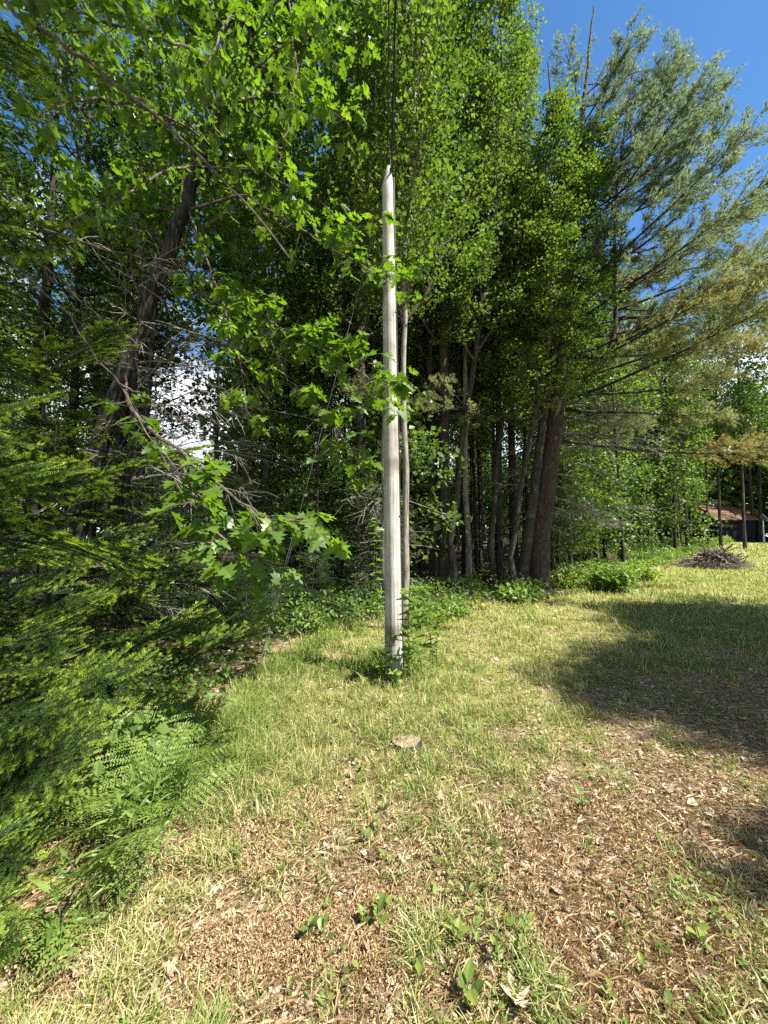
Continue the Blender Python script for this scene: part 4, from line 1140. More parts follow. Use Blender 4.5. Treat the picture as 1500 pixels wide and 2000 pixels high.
# ------------------------------------------------------------------ tree stump
def stump():
    b = np.array([ax(790, 3.02), 3.02, 0]); b[2] = gz(b[0], b[1])
    root = empty('tree_stump', b, 'low weathered tree stump with a flat cut top in front of the pole', 'tree stump')
    rng = rng_(141); k = 28; a = np.arange(k) * 2 * PI / k
    prof = 1 + .08 * np.sin(3 * a + 1) + .05 * np.sin(7 * a) + rng.normal(0, .02, k)
    V = []
    for z, r in ((-.03, .135), (.01, .122), (.04, .114), (.066, .108)):
        V.append(np.stack([r * prof * np.cos(a), r * .86 * prof * np.sin(a), np.full(k, z) + (.006 * np.sin(a * 2) if z > .05 else 0)], -1))
    V = np.concatenate(V); i = np.arange(3)[:, None] * k; j = np.arange(k)[None]
    g = Geo(); g.add(V, np.stack([i + j, i + (j + 1) % k, i + k + (j + 1) % k, i + k + j], -1).reshape(-1, 4)); part('bark', g, M_BARK, root, True)
    m, t = new_mat('cut_wood')
    tc = t.nodes.new('ShaderNodeTexCoord'); wv = t.nodes.new('ShaderNodeTexWave'); wv.wave_type = 'RINGS'; wv.rings_direction = 'Z'
    wv.inputs['Scale'].default_value = 26; wv.inputs['Distortion'].default_value = 3.5; wv.inputs['Detail'].default_value = 3
    t.links.new(tc.outputs['Object'], wv.inputs['Vector'])
    r = ramp(t, [(0, (.08, .055, .035)), (.5, (.22, .165, .11)), (1, (.36, .29, .20))]); t.links.new(wv.outputs['Fac'], r.inputs[0])
    p = t.nodes.new('ShaderNodeBsdfPrincipled'); p.inputs['Roughness'].default_value = .9; t.links.new(r.outputs[0], p.inputs['Base Color'])
    o = t.nodes.new('ShaderNodeOutputMaterial'); t.links.new(p.outputs[0], o.inputs[0])
    top = V[-k:]; inn = top * np.array([.55, .55, 1]) + np.array([0, 0, -.008]); c = np.array([[.01, 0, .064]])
    VV = np.vstack([top * np.array([.995, .995, 1]), inn, c]); F3 = []
    for q in range(k):
        q2 = (q + 1) % k; F3 += [[q, q2, k + q2], [q, k + q2, k + q], [k + q, k + q2, 2 * k]]
    g = Geo(); g.add(VV, F3); part('cut_face', g, m, root)
stump()

# ------------------------------------------------------------------ shed
def box(g, x0, x1, y0, y1, z0, z1, m=0):
    V = [(x, y, z) for z in (z0, z1) for y in (y0, y1) for x in (x0, x1)]
    g.add(V, [[0, 2, 3, 1], [4, 5, 7, 6], [0, 1, 5, 4], [2, 6, 7, 3], [0, 4, 6, 2], [1, 3, 7, 5]], .5, m)
def shed():
    Y = 32.5
    x0 = ax(1400, Y); x1 = ax(1488, Y); base = np.array([x0, Y, gz(ax(1440, Y), Y) - .05])
    root = empty('shed', base, 'dark shed with a rusty brown roof and white corner trim at the far right', 'shed')
    W = x1 - x0; H = 1.95; Dp = 4.2
    M_W = flat_mat('shed_paint', (.010, .011, .018), .7); M_R = flat_mat('rusty_roof', (.16, .085, .06), .8, 0, .45, 3); M_T = flat_mat('white_trim', (.75, .76, .78), .5, 0, .06)
    nb = 12
    for i in range(nb):
        g = Geo(); box(g, W * i / nb + .006, W * (i + 1) / nb - .006, 0, .04, 0, H); part('board', g, M_W, root)
    g = Geo(); box(g, 0, W, .045, Dp, 0, H); part('wall', g, M_W, root)
    # gable end facing right
    g = Geo(); g.add([(W, .05, H), (W, Dp, H), (W, Dp / 2, H + 1.35), (W - .05, .05, H), (W - .05, Dp, H), (W - .05, Dp / 2, H + 1.35)], [[0, 1, 2], [3, 5, 4]]); part('gable', g, M_W, root)
    # gambrel roof, front slope steep then shallow, in overlapping shingle rows
    sec = [(-.25, H - .05), (.55, H + .75), (Dp / 2, H + 1.4), (Dp - .55, H + .75), (Dp + .25, H - .05)]
    for (ya, za), (yb, zb) in zip(sec[:-1], sec[1:]):
        rows = 5
        for q in range(rows):
            a0 = q / rows; a1 = (q + 1.08) / rows
            A = (ya + (yb - ya) * a0, za + (zb - za) * a0); B = (ya + (yb - ya) * a1, za + (zb - za) * a1)
            up = .03 if (yb - ya) * 1 > 0 else .03
            s_ = .035 if za < zb else 0; e_ = 0 if za < zb else .035
            V = [(-.3, A[0], A[1] + s_), (W + .3, A[0], A[1] + s_), (W + .3, B[0], B[1] + e_), (-.3, B[0], B[1] + e_)]
            V += [(x, y, z - .05) for x, y, z in V]
            g = Geo(); g.add(V, [[0, 1, 2, 3], [7, 6, 5, 4], [0, 4, 5, 1], [2, 6, 7, 3], [1, 5, 6, 2], [0, 3, 7, 4]]); part('roof_row', g, M_R, root)
    for (xa, xb) in ((W + .004, W + .16),):
        g = Geo(); box(g, xa - .02, xb, -.03, .14, 0, H); part('corner_trim', g, M_T, root)
    for (ya, za), (yb, zb) in zip(sec[:-1], sec[1:]):
        g = Geo(); V = [(W + .31, ya, za + .06), (W + .36, ya, za + .06), (W + .36, yb, zb + .06), (W + .31, yb, zb + .06)]; V += [(x, y, z - .2) for x, y, z in V]
        g.add(V, [[0, 1, 2, 3], [7, 6, 5, 4], [0, 4, 5, 1], [2, 6, 7, 3], [1, 5, 6, 2], [0, 3, 7, 4]]); part('rake_trim', g, M_T, root)
    g = Geo(); box(g, W + .01, W + .05, 1.0, 2.6, 0, 1.8); part('door', g, M_T, root)
shed()

# ------------------------------------------------------------------ brush pile
def brush():
    rng = rng_(151)
    c = np.array([ax(1392, 19.5), 19.5, 0]); c[2] = gz(c[0], c[1])
    root = empty('brush_pile', c, 'wide low heap of cut grey sticks on the grass near the shed', 'brush pile')
    ms = []
    for v in range(8):
        g = Geo(); P, _ = curve((-.5, 0, 0), (1, 0, 0), 1.0, 6, rng, (0, 0, 0), .12); g.tube(P, np.linspace(.016, .008, 6), 5)
        for j in range(2):
            k0 = 2 + j; sp, _ = curve(P[k0], perp_dirs(rng, np.array([1.0, 0, 0]), .6, 0), .3, 3, rng, (0, 0, 0), .1); g.tube(sp, [.008, .006, .004], 4)
        ms.append(g.mesh('stick', M_DEADW if v % 2 else M_TWIG))
    for i in range(290):
        a = rng.uniform(0, 6.28); r = abs(rng.normal(0, .45)); r = min(r, 1.15)
        x = math.cos(a) * r * 1.6; y = math.sin(a) * r * 1.0
        z = max(.05, .78 * (1 - r / 1.2)) * rng.uniform(.3, 1.0)
        o = bpy.data.objects.new('stick', ms[int(rng.integers(8))]); COL.objects.link(o); o.parent = root
        o.location = (x, y, z)
        o.rotation_euler = (rng.uniform(0, 6), rng.normal(0, .22) + .3 * (1 if math.cos(a) > 0 else -1) * .6, rng.normal(0, .8) + (PI if rng.random() < .5 else 0))
        s = rng.uniform(.7, 1.7); o.scale = (s, s * 1.3, s * 1.3)
    g = Geo()
    for i in range(900):
        a = rng.uniform(0, 6.28); r = min(1.2, abs(rng.normal(0, .55))); x = math.cos(a) * r * 1.65; y = math.sin(a) * r
        z = max(.03, .74 * (1 - r / 1.25)) * rng.uniform(0, 1.0); L = rng.uniform(.3, .9); th = rng.uniform(0, 6.28)
        d = np.array([math.cos(th), math.sin(th), rng.normal(0, .25)]) * L * .5; p = np.array([x, y, z + .03])
        g.tube([p - d, p + d * .1 + rng.normal(0, .03, 3), p + d], [.009, .007, .004], 3)
    part('twigs', g, M_DEADW, root, kind='stuff')
brush()

# ------------------------------------------------------------------ ferns and herbs
def frond_mesh(seed, L=.6, mat=M_FERN, rows=8):
    rng = rng_(seed); g = Geo()
    P, _ = curve((0, 0, 0), norm([.55, 0, .85]), L, 14, rng, (.4, 0, -1.3), .01)
    g.tube(P, np.linspace(.004, .001, 14), 3, m=1)
    for side in (-1, 1):
        for i in range(rows):
            s = .25 + .73 * i / rows
            k = s * 13; k0 = min(12, int(k)); p = P[k0] * (1 - k + k0) + P[k0 + 1] * (k - k0); d = norm(P[k0 + 1] - P[k0])
            l = L * .42 * (1 - (s - .25) / .78) ** .85 + .015
            sdir = norm(np.array([0, side, 0]) + d * .45 + np.array([0, 0, -.1]))
            np_ = max(4, int(l / .013))
            q = np.linspace(.06, 1, np_)
            pos = p + sdir * (q * l)[:, None] + np.array([0, 0, -1]) * (q * q * l * .15)[:, None]
            nrm_ = np.cross(d, sdir) * side * -1; nrm_ = nrm_ if nrm_[2] > 0 else -nrm_
            for sg in (-1, 1):
                tip = norm(np.tile(np.cross(nrm_, sdir) * sg + sdir * .55, (np_, 1)) + rng.normal(0, .08, (np_, 3)))
                g.place(KITE_V * np.array([1, .62, 1]), KITE_F, pos, basis(tip, np.tile(nrm_, (np_, 1)) + rng.normal(0, .15, (np_, 3))), np.minimum(.030, l * .3) * (1 - q * .7) + .004, np.clip(.55 + rng.normal(0, .18, np_), 0, 1), 0)
    return g.mesh('frond', [mat, M_STEM])
FR = [frond_mesh(161 + i) for i in range(3)]
def fern(x, y, seed, nf, sc, label, group='green ferns at the left edge', az=(0, 6.28)):
    rng = rng_(seed); root = empty('fern', (x, y, gz(x, y)), label, 'fern', group)
    a0 = rng.uniform(*az)
    for i in range(nf):
        o = bpy.data.objects.new('frond', FR[int(rng.integers(3))]); COL.objects.link(o); o.parent = root
        a = az[0] + (az[1] - az[0]) * (i + rng.random() * .7) / nf
        o.rotation_euler = (rng.normal(0, .15), rng.normal(0, .2), a); s = sc * rng.uniform(.75, 1.15); o.scale = (s, s, s)
    return root
fern(-1.36, 1.72, 171, 5, 1.0, 'nearest bright fern with a broad triangular frond at the lower left', az=(-2.6, .6))
fern(-1.5, 2.35, 172, 4, .9, 'fern clump right beside the foremost fir bough')
fern(-1.7, 2.0, 178, 4, .85, 'fern growing against the small bright fir at the left')
for i, (px, Y, s_) in enumerate([(330, 2.9, 1.0), (375, 2.75, .85), (290, 2.6, 1.1), (350, 3.1, .9), (240, 2.35, 1.0), (350, 2.45, 1.0), (300, 2.2, .9)]):
    fern(ax(px, Y), Y, 180 + i, 5, s_ * 1.05, ['fern in shade at the back of the fern bed', 'fern with fronds leaning over the grass edge', 'dense fern in the middle of the fern bed', 'fern nearest the grass at the right end of the bed', 'fern close to the fir bough in the bed', 'low bright fern at the front of the bed', 'small fern below the lance-leaved plants'][i])

def single_leaf_meshes(TV, TF, mat, tints):
    out = []
    for t_ in tints:
        g = Geo(); g.add(TV, TF, t_); out.append(g.mesh('leaf', mat))
    return out
LANCE = single_leaf_meshes(LANCE_V * np.array([1, .7, 1]), LANCE_F, M_HERB, (.3, .5, .75))
OVAL = single_leaf_meshes(OVAL_V, OVAL_F, M_HERB, (.35, .65, .95))
LOBEM = single_leaf_meshes(LOBE_V, LOBE_F, M_OAK, (.4, .6, .85))
def herb(name, x, y, seed, H, nl, ls, meshes, label, cat='plant', group=None, lean=.15, up=.35, topcl=False, z=None):
    rng = rng_(seed); root = empty(name, (x, y, gz(x, y) if z is None else z), label, cat, group)
    a = rng.uniform(0, 6.28)
    P, _ = curve((0, 0, -.01), norm([math.cos(a) * lean, math.sin(a) * lean, 1]), H, 8, rng, (math.cos(a) * lean, math.sin(a) * lean, 0), .04)
    g = Geo(); g.tube(P, np.linspace(.0035 + H * .003, .0015, 8), 4); part('stem', g, M_STEM, root)
    az = rng.uniform(0, 6.28)
    for i in range(nl):
        s = .25 + .75 * (i + .5) / nl
        if topcl: s = .8 + .2 * i / nl
        k = s * 7; k0 = min(6, int(k)); p = P[k0] * (1 - k + k0) + P[k0 + 1] * (k - k0)
        az += 2.4
        tip = norm([math.cos(az), math.sin(az), up * rng.uniform(.3, 1.6)])
        B = basis(tip, norm(np.array([0, 0, 1.0]) + rng.normal(0, .25, 3)))
        o = bpy.data.objects.new('leaf', meshes[int(rng.integers(len(meshes)))]); COL.objects.link(o); o.parent = root
        m = Matrix(B.T.tolist()).to_4x4(); m.translation = Vector((p + tip * .004).tolist())
        sz = ls * rng.uniform(.7, 1.15)
        o.matrix_local = m @ Matrix.Diagonal((sz, sz, sz, 1))
    return root
GL = 'lance-leaved plants along the left edge'
labs = ['lance-leaved plant at the foot of the nearest fern', 'tall lance-leaved plant with drooping pale tips beside the ferns', 'lance-leaved plant at the front corner of the left thicket', 'narrow-leaved plant leaning over the dead leaves',
        'lance-leaved plant half in the shade under the ferns', 'upright lance-leaved plant by the bracken stems', 'lance-leaved plant where the fern bed meets the grass', 'small lance-leaved plant in front of the fern bed',
        'bent lance-leaved plant next to the dark fir shade', 'lance-leaved plant just behind the bare litter', 'lance-leaved plant near the lowest fir bough', 'bright lance-leaved plant on the border of the brown litter']
for i, (px, Y, H) in enumerate([(205, 1.75, .4), (235, 1.9, .62), (300, 1.75, .34), (345, 1.95, .4), (170, 1.6, .35), (250, 1.85, .5), (370, 2.3, .5), (315, 2.05, .45), (140, 1.55, .22), (265, 1.68, .28), (90, 1.55, .25), (345, 2.2, .4)]):
    herb('leafy_plant', ax(px, Y), Y, 200 + i, H * .8, 8 + int(H * 14), .105, LANCE, labs[i], group=GL)
# low broad-leaved seedlings over the clearing floor
rngs = rng_(230)
GS = 'broad-leaved seedlings scattered over the dry leaves'
for i in range(64):
    while True:
        Y = rngs.uniform(1.15, 3.4); px = rngs.uniform(250, 1480)
        x = ax(px, Y)
        if inside(x, Y) > .25 and (i % 3 or abs(px - 760) < 260): break
    herb('seedling', x, Y, 300 + i, rngs.uniform(.03, .10), int(rngs.integers(2, 7)), rngs.uniform(.025, .05), OVAL, 'small bright green broad-leaved seedling on the dry leaves', 'seedling', GS, up=.7, lean=.2)
for i, (px, py, n, s_) in enumerate([(640, 1800, 5, .055), (880, 1790, 7, .055), (740, 1770, 6, .055), (610, 1795, 5, .045), (910, 1900, 5, .07), (1330, 1800, 3, .06), (1120, 1560, 5, .06), (960, 1830, 5, .05)]):
    Y = EYE * F_PX / (py - 1050)
    herb('seedling', ax(px, Y), Y, 380 + i, .1, n, s_, OVAL, ['large-leaved seedling at the left of the foreground cluster', 'large-leaved seedling in the middle of the foreground', 'seedling with upright leaves above the foreground cluster', 'pale round-leaved seedling by the dead fern litter',
         'long-leaved seedling beside the big curled dry leaf', 'broad dark green leaf plant at the lower right', 'seedling on the worn track right of the stump', 'pale seedling right of the foreground cluster'][i], 'seedling', GS, up=.8)
# maple sapling and weeds at the foot of the pole
herb('maple_sapling', ax(800, 4.4), 4.4, 401, 1.1, 26, .17, LOBEM, 'young sapling with large lobed leaves standing right beside the pole', 'sapling', lean=.12, up=.1)
herb('maple_sapling', ax(845, 4.75), 4.75, 402, 1.05, 18, .18, LOBEM, 'sapling with lobed leaves behind the one beside the pole', 'sapling', lean=.25, up=.1)
herb('maple_sapling', ax(752, 4.3), 4.3, 403, .62, 10, .13, LOBEM, 'low sapling with dark lobed leaves in front of the pole base', 'sapling', lean=.1, up=.1)
herb('maple_sapling', ax(740, 6.6), 6.6, 404, 1.95, 22, .17, LOBEM, 'thin sapling with bright leaves showing left of the pole', 'sapling', lean=.1, up=.1)
GP = 'leafy weeds round the foot of the pole'
wl = ['weed at the right foot of the pole', 'weed at the left foot of the pole', 'tall weed right of the pole sapling', 'weed behind the pole', 'bushy weed a step right of the pole', 'weed a step left of the pole', 'low weed in front of the pole', 'slim weed left behind the pole', 'weed between the guy wire and the pole', 'tall weed beside the guy wire', 'weed just left of the guy wire', 'dark weed at the foot of the guy wire']
for i, (px, Y, H) in enumerate([(795, 4.4, .45), (735, 4.6, .3), (825, 4.5, .6), (765, 5.1, .6), (850, 4.9, .5), (700, 4.9, .4), (775, 4.25, .18), (735, 5.4, .8), (640, 5.5, .7), (575, 5.4, .75), (520, 5.2, .6), (545, 5.0, .5)]):
    herb('weed', ax(px, Y), Y, 420 + i, H, 22, .085, LANCE if i % 2 else OVAL, wl[i], group=GP, lean=.2)

# shrubs at the wood edge
def shrub(px, Y, seed, W, H, n, lsz, label, mat=M_HERB, tint=.4, TV=OVAL_V, TF=OVAL_F, name='shrub', group='shrubs along the edge of the woods'):
    rng = rng_(seed); x = ax(px, Y); root = empty(name, (x, Y, gz(x, Y)), label, 'shrub', group)
    g = Geo(); A = []
    for i in range(22):
        a = rng.uniform(0, 6.28); r = rng.uniform(.2, 1) * W
        P, _ = curve((rng.normal(0, .08), rng.normal(0, .08), -.02), norm([math.cos(a) * r, math.sin(a) * r, H * rng.uniform(.7, 1.1)]), math.hypot(r * .7, H) * rng.uniform(.6, 1.0), 6, rng, (math.cos(a) * .3, math.sin(a) * .3, -.2), .08)
        g.tube(P, np.linspace(.01, .003, 6), 3)
        A.append(P[2:])
    part('stems', g, M_TWIG, root)
    A = np.concatenate(A); idx = rng.integers(0, len(A), n); pos = A[idx] + rng.normal(0, .11, (n, 3)); pos[:, 2] = np.abs(pos[:, 2])
    g = Geo(); g.place(TV, TF, pos, leaf_frames(rng, n, norm(pos * np.array([1, 1, .2])) * .8, .9, .3), rng.uniform(.6, 1.2, n) * lsz, np.clip(rng.normal(tint, .2, n), 0, 1))
    part('foliage', g, mat, root, kind='stuff')
    return root
shrub(1188, 11.6, 440, .85, .85, 900, .16, 'rounded dark green bush on the grass right of the big pine')
shrub(1010, 9.6, 441, .5, .45, 420, .15, 'low broad-leaved bush between the pole and the big pine', tint=.6)
shrub(885, 7.9, 442, .38, .42, 420, .10, 'small leafy bush on the grass right of the pole', tint=.55)
shrub(835, 7.0, 443, .4, .45, 380, .09, 'weedy bush just behind the pole sapling', tint=.7)
shrub(938, 8.6, 444, .10, .16, 34, .08, 'small yellow-leaved plant on the litter left of the low bush', tint=1.0, mat=leaf_mat('yellow_leaf', [(0, (.3, .25, .03)), (1, (.5, .38, .04))]))
shrub(1105, 12.4, 445, .7, .7, 500, .13, 'pale green bush at the right foot of the big pine', tint=.8)
shrub(1255, 14.6, 446, .9, .6, 600, .14, 'light green bush behind the rounded dark bush', tint=.8)
shrub(668, 7.6, 447, .6, .55, 600, .08, 'fine-leaved bush left of the pole at the wood edge', tint=.5)
shrub(600, 6.6, 448, .5, .6, 600, .08, 'fine-leaved bush beside the guy wire', tint=.45)

# ------------------------------------------------------------------ ground cover
def undergrowth():
    rng = rng_(451); n = 22000
    y = rng.uniform(7.5, 34, n); off = np.abs(rng.normal(0, 1, n)) * (1.0 + y * .09) * 1.4
    xe = np.interp(y, EDGE_Y, EDGE_X); x = xe - off + .3 + 1.2 * (vnoise(y, y * 0, .7) - .5)
    ok = (np.abs(x / y) < 1.15) & (vnoise(x, y, .8) > .38); x = x[ok]; y = y[ok]; n = len(x)
    h = (.12 + .5 * vnoise(x, y, 1.3)) * rng.random(n)
    pos = np.stack([x, y, ground(x, y) + h + .02], -1)
    g = Geo(); g.place(OVAL_V[[0, 2, 3, 4]] * np.array([1, 1, 1]), np.array([[0, 3, 2], [0, 2, 1]]), pos, leaf_frames(rng, n, np.zeros((n, 3)), .9, .0), rng.uniform(.07, .15, n) * np.clip(y / 14, .8, 1.7), np.clip(rng.normal(.62, .22, n), 0, 1))
    o = link('undergrowth', g.mesh('undergrowth', M_HERB)); tag(o, 'low bright green undergrowth along the foot of the woods', 'undergrowth', kind='stuff')
    # mixed low growth inside the left thicket, leaves coloured darker for shade
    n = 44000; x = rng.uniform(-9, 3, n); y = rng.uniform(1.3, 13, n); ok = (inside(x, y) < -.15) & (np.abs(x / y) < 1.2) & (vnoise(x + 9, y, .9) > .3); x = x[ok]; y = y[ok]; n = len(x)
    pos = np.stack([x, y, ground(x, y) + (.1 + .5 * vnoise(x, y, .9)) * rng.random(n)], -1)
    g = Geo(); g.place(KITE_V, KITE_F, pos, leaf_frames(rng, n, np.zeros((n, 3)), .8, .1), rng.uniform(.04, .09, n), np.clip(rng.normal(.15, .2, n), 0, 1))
    o = link('thicket_cover', g.mesh('thicket_cover', M_HERB)); tag(o, 'leafy ground cover under the firs on the left, tinted dark for shade', 'ground cover', kind='stuff')
undergrowth()

def sample_field(rng, n, y0, y1, pw=1.0):
    """points of the clearing, denser near the camera"""
    u = rng.random(n); y = 1 / (1 / y0 + (1 / y1 - 1 / y0) * u) if pw == 2 else y0 * (y1 / y0) ** u
    x = y * rng.uniform(-1.12, 1.12, n)
    return x, y

def grass():
    rng = rng_(461)
    n = 520000
    x, y = sample_field(rng, n, .75, 30)
    gr = greenness(x, y); ins = inside(x, y)
    tall = np.exp(-((ins - .1) / .35) ** 2) * (y > 2.2) * (y < 9) + .8 * np.exp(-((x - .15) ** 2 + (y - 4.7) ** 2) / .5) + .35 * (vnoise(x, y, 1.7) > .62) + .5 * np.exp(-((x - .16) ** 2 + (y - 2.86) ** 2) / .01) + .5 * np.exp(-((x - .05) ** 2 + (y - 3.1) ** 2) / .03)
    p = (gr ** 1.3 * .95 + .05) * (ins > -.25) * (.2 + 1.25 * sstep(vnoise(x, y, 9.0), .3, .72)) + .35 * tall * (ins > -.6)
    keep = rng.random(n) < np.clip(p, 0, 1) * .8
    x = x[keep]; y = y[keep]; gr = gr[keep]; tall = tall[keep]; n = len(x)
    print('grass', n)
    far = np.maximum(1, y / 3.2)
    L = rng.uniform(.03, .10, n) * (.6 + .8 * vnoise(x, y, 9.0)) * (1 + 1.6 * tall * rng.random(n)) * (.75 + .5 * gr) * far ** .25
    wd = rng.uniform(.0022, .0042, n) * far * .8
    a = rng.uniform(0, 6.28, n); lean = np.abs(rng.normal(.4, .45, n))
    d = np.stack([np.cos(a) * lean, np.sin(a) * lean, np.ones(n)], -1); d = norm(d)
    b0 = np.stack([x, y, ground(x, y) - .004], -1)
    sd = norm(np.stack([-np.sin(a + rng.normal(0, .6, n)), np.cos(a), np.zeros(n)], -1))
    mid = b0 + d * (L * .55)[:, None]
    d2 = norm(d + np.stack([np.cos(a) * .7, np.sin(a) * .7, -.45 * np.ones(n)], -1))
    tip = mid + d2 * (L * .5)[:, None]
    wv = sd * wd[:, None]
    V = np.stack([b0 - wv, b0 + wv, mid - wv * .75, mid + wv * .75, tip], 1).reshape(-1, 3)
    i = (np.arange(n) * 5)[:, None, None]
    Fs = (np.array([[0, 1, 3], [0, 3, 2], [2, 3, 4]])[None] + i).reshape(-1, 3)
    straw = rng.random(n) < (.22 + .4 * vnoise(x + 40, y, .8) + .25 * (1 - gr) - .35 * tall)
    base_t = .08 + .42 * fbm(x, y, 1.3) + .12 * sstep(y, 5, 12)
    tint = np.where(straw, rng.uniform(.62, 1, n), np.clip(base_t + rng.normal(0, .12, n), 0, .6))
    g = Geo(); g.add(V, Fs, np.repeat(tint, 5))
    o = link('grass', g.mesh('grass', M_GRASS)); tag(o, 'thin sunlit grass mixed with straw over the clearing', 'grass', kind='stuff')
grass()

def litter():
    rng = rng_(471); n = 75000
    x, y = sample_field(rng, n, .75, 16)
    gr = greenness(x, y); ins = inside(x, y)
    keep = rng.random(n) < np.clip(1.05 - gr, .12, 1) * np.where(ins > -.35, 1, .3) ; x = x[keep]; y = y[keep]; n = len(x)
    size = .014 + .03 * rng.random(n) ** 1.6 * np.maximum(1, y / 3) ** .6
    bigm = rng.random(n) < .05; size = np.where(bigm, size * 1.8, size)
    pos = np.stack([x, y, ground(x, y) + .004 + .012 * rng.random(n)], -1)
    a = rng.uniform(0, 6.28, n)
    B = basis(np.stack([np.cos(a), np.sin(a), rng.normal(0, .3, n)], -1), np.array([0, 0, 1.0]) + rng.normal(0, .4, (n, 3)))
    sc = np.stack([size, size * rng.uniform(.5, 1.1, n), size * rng.uniform(-.8, 1.6, n)], -1)
    TV = np.array([[0, 0, 0], [.25, .3, .14], [.6, .34, .16], [1, 0, .05], [.65, -.3, .16], [.2, -.34, .1], [.45, 0, 0]])
    g = Geo(); g.place(TV, OVAL_F, pos, B, sc, np.clip(rng.beta(2.2, 2.2, n) + .15 * (vnoise(x, y, 3) - .5), 0, 1))
    o = link('leaf_litter', g.mesh('leaf_litter', M_LITTER)); tag(o, 'carpet of dry brown leaves covering the clearing floor', 'leaf litter', kind='stuff')
    # pine needles and straw lying flat
    n = 95000; x, y = sample_field(rng, n, .75, 9)
    keep = (inside(x, y) > -.8) & (rng.random(n) < 1.1 - greenness(x, y) * .8); x = x[keep]; y = y[keep]; n = len(x)
    pos = np.stack([x, y, ground(x, y) + .012 + .018 * rng.random(n)], -1); a = rng.uniform(0, 6.28, n)
    B = basis(np.stack([np.cos(a), np.sin(a), rng.normal(0, .15, n)], -1), np.array([0, 0, 1.0]) + rng.normal(0, .3, (n, 3)))
    T = np.array([[0, .5, 0], [.5, .5, .1], [1, 0, 0], [.5, -.5, .1]])
    sc = np.stack([rng.uniform(.04, .12, n), rng.uniform(.0009, .0021, n) * np.maximum(1, y / 2.5), rng.uniform(0, .1, n)], -1)
    g = Geo(); g.place(T, np.array([[0, 2, 1], [0, 3, 2]]), pos, B, sc, np.clip(rng.normal(.5, .25, n), 0, 1))
    o = link('fallen_needles', g.mesh('fallen_needles', M_DEADFERN)); tag(o, 'fallen pine needles and straw strewn over the floor', 'pine needles', kind='stuff')
    # crumpled dead ferns in the left foreground and mid right
    n = 62000
    cx = np.array([-.45, -.15, -.75, -.45, .05, -.3, .55, .75, -.9, 1.2]); cy = np.array([1.35, 1.75, 1.75, 2.05, 1.2, 1.55, 2.0, 1.7, 1.4, 2.2]); sg = np.array([.22, .2, .18, .25, .15, .25, .18, .16, .15, .2])
    wgt = np.array([5, 4, 2, 3.5, 1.5, 4, 1.0, .8, 1, .8]); k = rng.choice(10, n, p=wgt / wgt.sum())
    x = cx[k] + rng.normal(0, 1, n) * sg[k] * .95; y = cy[k] + rng.normal(0, 1, n) * sg[k] * .8
    keep = (vnoise(x, y, 5) > .42) & (y > .7); x = x[keep]; y = y[keep]; n = len(x)
    hh = .075 * vnoise(x, y, 7)
    pos = np.stack([x, y, ground(x, y) + .01 + hh * rng.random(n)], -1)
    B = basis(norm(rng.normal(0, 1, (n, 3)) + np.array([0, 0, .3])), rng.normal(0, 1, (n, 3)))
    g = Geo(); g.place(KITE_V * np.array([1.5, .55, 2.5]), KITE_F, pos, B, rng.uniform(.005, .014, n) * np.maximum(1, y / 1.6), np.clip(rng.normal(.42, .28, n), 0, 1))
    o = link('dead_fern_litter', g.mesh('dead_fern_litter', M_DEADFERN)); tag(o, 'crumpled orange-brown dead ferns on the near ground', 'dead ferns', kind='stuff')
litter()

def weeds():
    rng = rng_(476); n = 26000
    x, y = sample_field(rng, n, .8, 9)
    m = np.exp(-((x - .28 * y + .02) / (.16 * y + .05)) ** 2) * .7 + np.exp(-((x - .75 * y) / (.13 * y)) ** 2) * .45 + .15
    keep = (rng.random(n) < m * sstep(vnoise(x + 3, y + 8, 3.2), .42, .75)) & (inside(x, y) > -.3)
    x = x[keep]; y = y[keep]; n = len(x)
    pos = np.stack([x, y, ground(x, y) + rng.uniform(.004, .06, n)], -1)
    a = rng.uniform(0, 6.28, n)
    B = basis(np.stack([np.cos(a), np.sin(a), rng.uniform(0, .9, n)], -1), np.array([0, 0, 1.0]) + rng.normal(0, .3, (n, 3)))
    sc = rng.uniform(.014, .04, n); sc = np.stack([sc, sc * rng.uniform(.5, 1, n), sc], -1)
    g = Geo(); g.place(OVAL_V, OVAL_F, pos, B, sc, np.clip(rng.normal(.6, .22, n), 0, 1))
    o = link('low_weeds', g.mesh('low_weeds', M_HERB)); tag(o, 'patches of tiny bright green weeds among the dry leaves', 'weeds', kind='stuff')
weeds()

# large separate dry leaves
def curled(seed):
    rng = rng_(seed); g = Geo()
    V = LOBE_V * np.array([1, 1, 1.0]); V = V.copy(); V[:, 2] = .5 * V[:, 1] ** 2 * 2 + .35 * (V[:, 0] - .5) ** 2 + rng.normal(0, .03, len(V))
    g.add(V, LOBE_F, rng.uniform(.35, .75)); return g.mesh('fallen_leaf', M_LITTER)
CL = [curled(480 + i) for i in range(5)]
rngl = rng_(490)
spots = [(980, 1880, .10, 'big pale curled leaf right of centre in the foreground'), (185, 1860, .11, 'big pale dry leaf in front of the left thicket'), (780, 1880, .09, 'broad tan leaf in the centre foreground'), (870, 1870, .07, 'crumpled white dry leaf left of the big pale curled one'),
         (660, 1570, .05, 'pale dry leaf on the grass in the foreground')]
for i, (px, py, s_, lab) in enumerate(spots):
    Y = EYE * F_PX / (py - 1050); x = ax(px, Y)
    o = link('fallen_leaf', CL[i % 5], None, (x, Y, gz(x, Y) + .025)); o.scale = (s_,) * 3; o.rotation_euler = (rngl.normal(0, .3), rngl.normal(0, .3), rngl.uniform(0, 6)); tag(o, lab, 'leaf', 'large dry leaves on the ground')
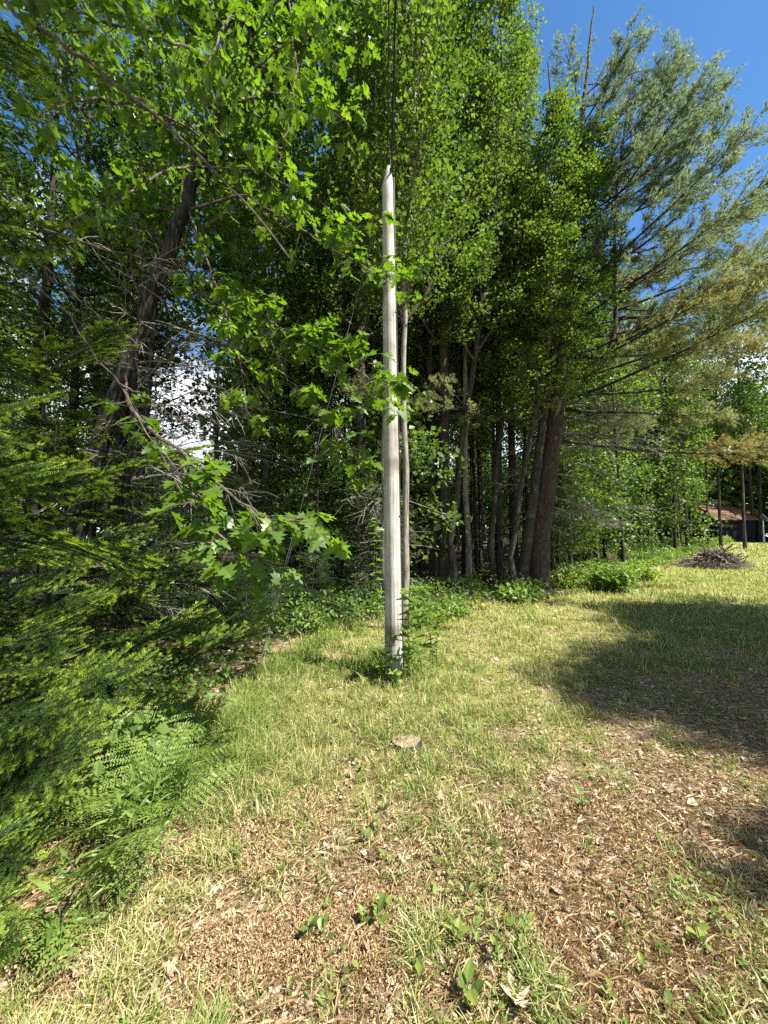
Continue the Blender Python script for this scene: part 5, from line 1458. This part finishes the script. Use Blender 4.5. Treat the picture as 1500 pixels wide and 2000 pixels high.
for i in range(70):
    Y = rngl.uniform(1.1, 3.0); px = rngl.uniform(200, 1490); x = ax(px, Y)
    if inside(x, Y) < 0: continue
    s_ = rngl.uniform(.035, .065)
    o = link('fallen_leaf', CL[int(rngl.integers(5))], None, (x, Y, gz(x, Y) + .02)); o.scale = (s_,) * 3; o.rotation_euler = (rngl.normal(0, .4), rngl.normal(0, .4), rngl.uniform(0, 6))
    tag(o, 'dry brown leaf lying on the clearing floor', 'leaf', 'large dry leaves on the ground')

# sticks, stems and the hawkweed
def stick(pts, r, label, mat=M_TWIG, name='fallen_stick', cat='stick', group='loose sticks and stems on the ground'):
    g = Geo(); pts = np.array(pts); c = pts[0].copy(); k = 10
    Q = np.stack([np.interp(np.linspace(0, 1, k), np.linspace(0, 1, len(pts)), pts[:, j]) for j in range(3)], -1) - c
    g.tube(Q, np.linspace(r, r * .4, k), 5); o = link(name, g.mesh(name, mat, True), None, c); tag(o, label, cat, group)
def gp(px, py, h=0.0):
    Y = EYE * F_PX / (py - 1050); x = ax(px, Y); return np.array([x, Y, gz(x, Y) + h])
s = gp(737, 1965); stick([s, s + [.0, .02, .06], s + [.01, .06, .13], s + [.03, .09, .17], s + [.055, .1, .185]], .0035, 'bent brown stem curving up in the near foreground')
s = gp(1222, 1222); stick([s, s + [.25, .02, .2], s + [.38, .02, .45], s + [.46, 0, .75]], .010, 'thin bare sapling stem curving up at the edge of the shade', name='bare_sapling')
s = gp(880, 1800, .02); stick([s, s + [.1, .03, .01], s + [.22, .08, .015]], .005, 'thin grey twig lying across the foreground leaves')
s = gp(1365, 1650, .02); stick([s, s + [.0, .06, .015], s + [.01, .12, .0]], .010, 'short grey broken stick at the right foreground', mat=M_DEADW)
s = gp(1300, 1697, .02); stick([s, s + [.05, .0, .01], s + [.1, .01, .0]], .008, 'small grey wood chip beside the short broken stick', mat=M_DEADW)
s = gp(600, 1660, .03); stick([s, s + [.12, .1, .02], s + [.26, .24, .01]], .003, 'thin straw-coloured stalk over the dead ferns', mat=M_DEADW)
s = gp(1390, 1560, .02); stick([s, s + [.12, -.02, .01], s + [.28, -.06, .0]], .007, 'dark twig on the worn track', mat=M_TWIG)
s = gp(640, 1480, .02); stick([s, s + [.15, .05, .03], s + [.38, .12, .01]], .003, 'long pale stalk in the grass left of the stump', mat=M_DEADW)
def hawkweed():
    p = gp(143, 1964); root = empty('hawkweed', p, 'single small orange flower at the bottom left', 'flower')
    g = Geo(); g.tube([(0, 0, 0), (.003, 0, .03), (0, 0, .06)], .0012, 4); part('stem', g, M_STEM, root)
    g = Geo(); a = np.linspace(0, 2 * PI, 19)[:-1]; n = 18
    tip = np.stack([np.cos(a), np.sin(a), np.full(n, .45)], -1); pos = np.tile([0, 0, .06], (n, 1))
    T = np.array([[0, 0, 0], [.6, .22, 0], [1, .1, 0], [1, -.1, 0], [.6, -.22, 0]]); F = np.array([[0, 2, 1], [0, 3, 2], [0, 4, 3]])
    g.place(T, F, pos, basis(tip, np.tile([0, 0, 1.0], (n, 1))), .014, .5); part('petals', g, flat_mat('orange_petal', (.85, .16, .01), .6), root)
hawkweed()
# tall grass clumps that can be singled out
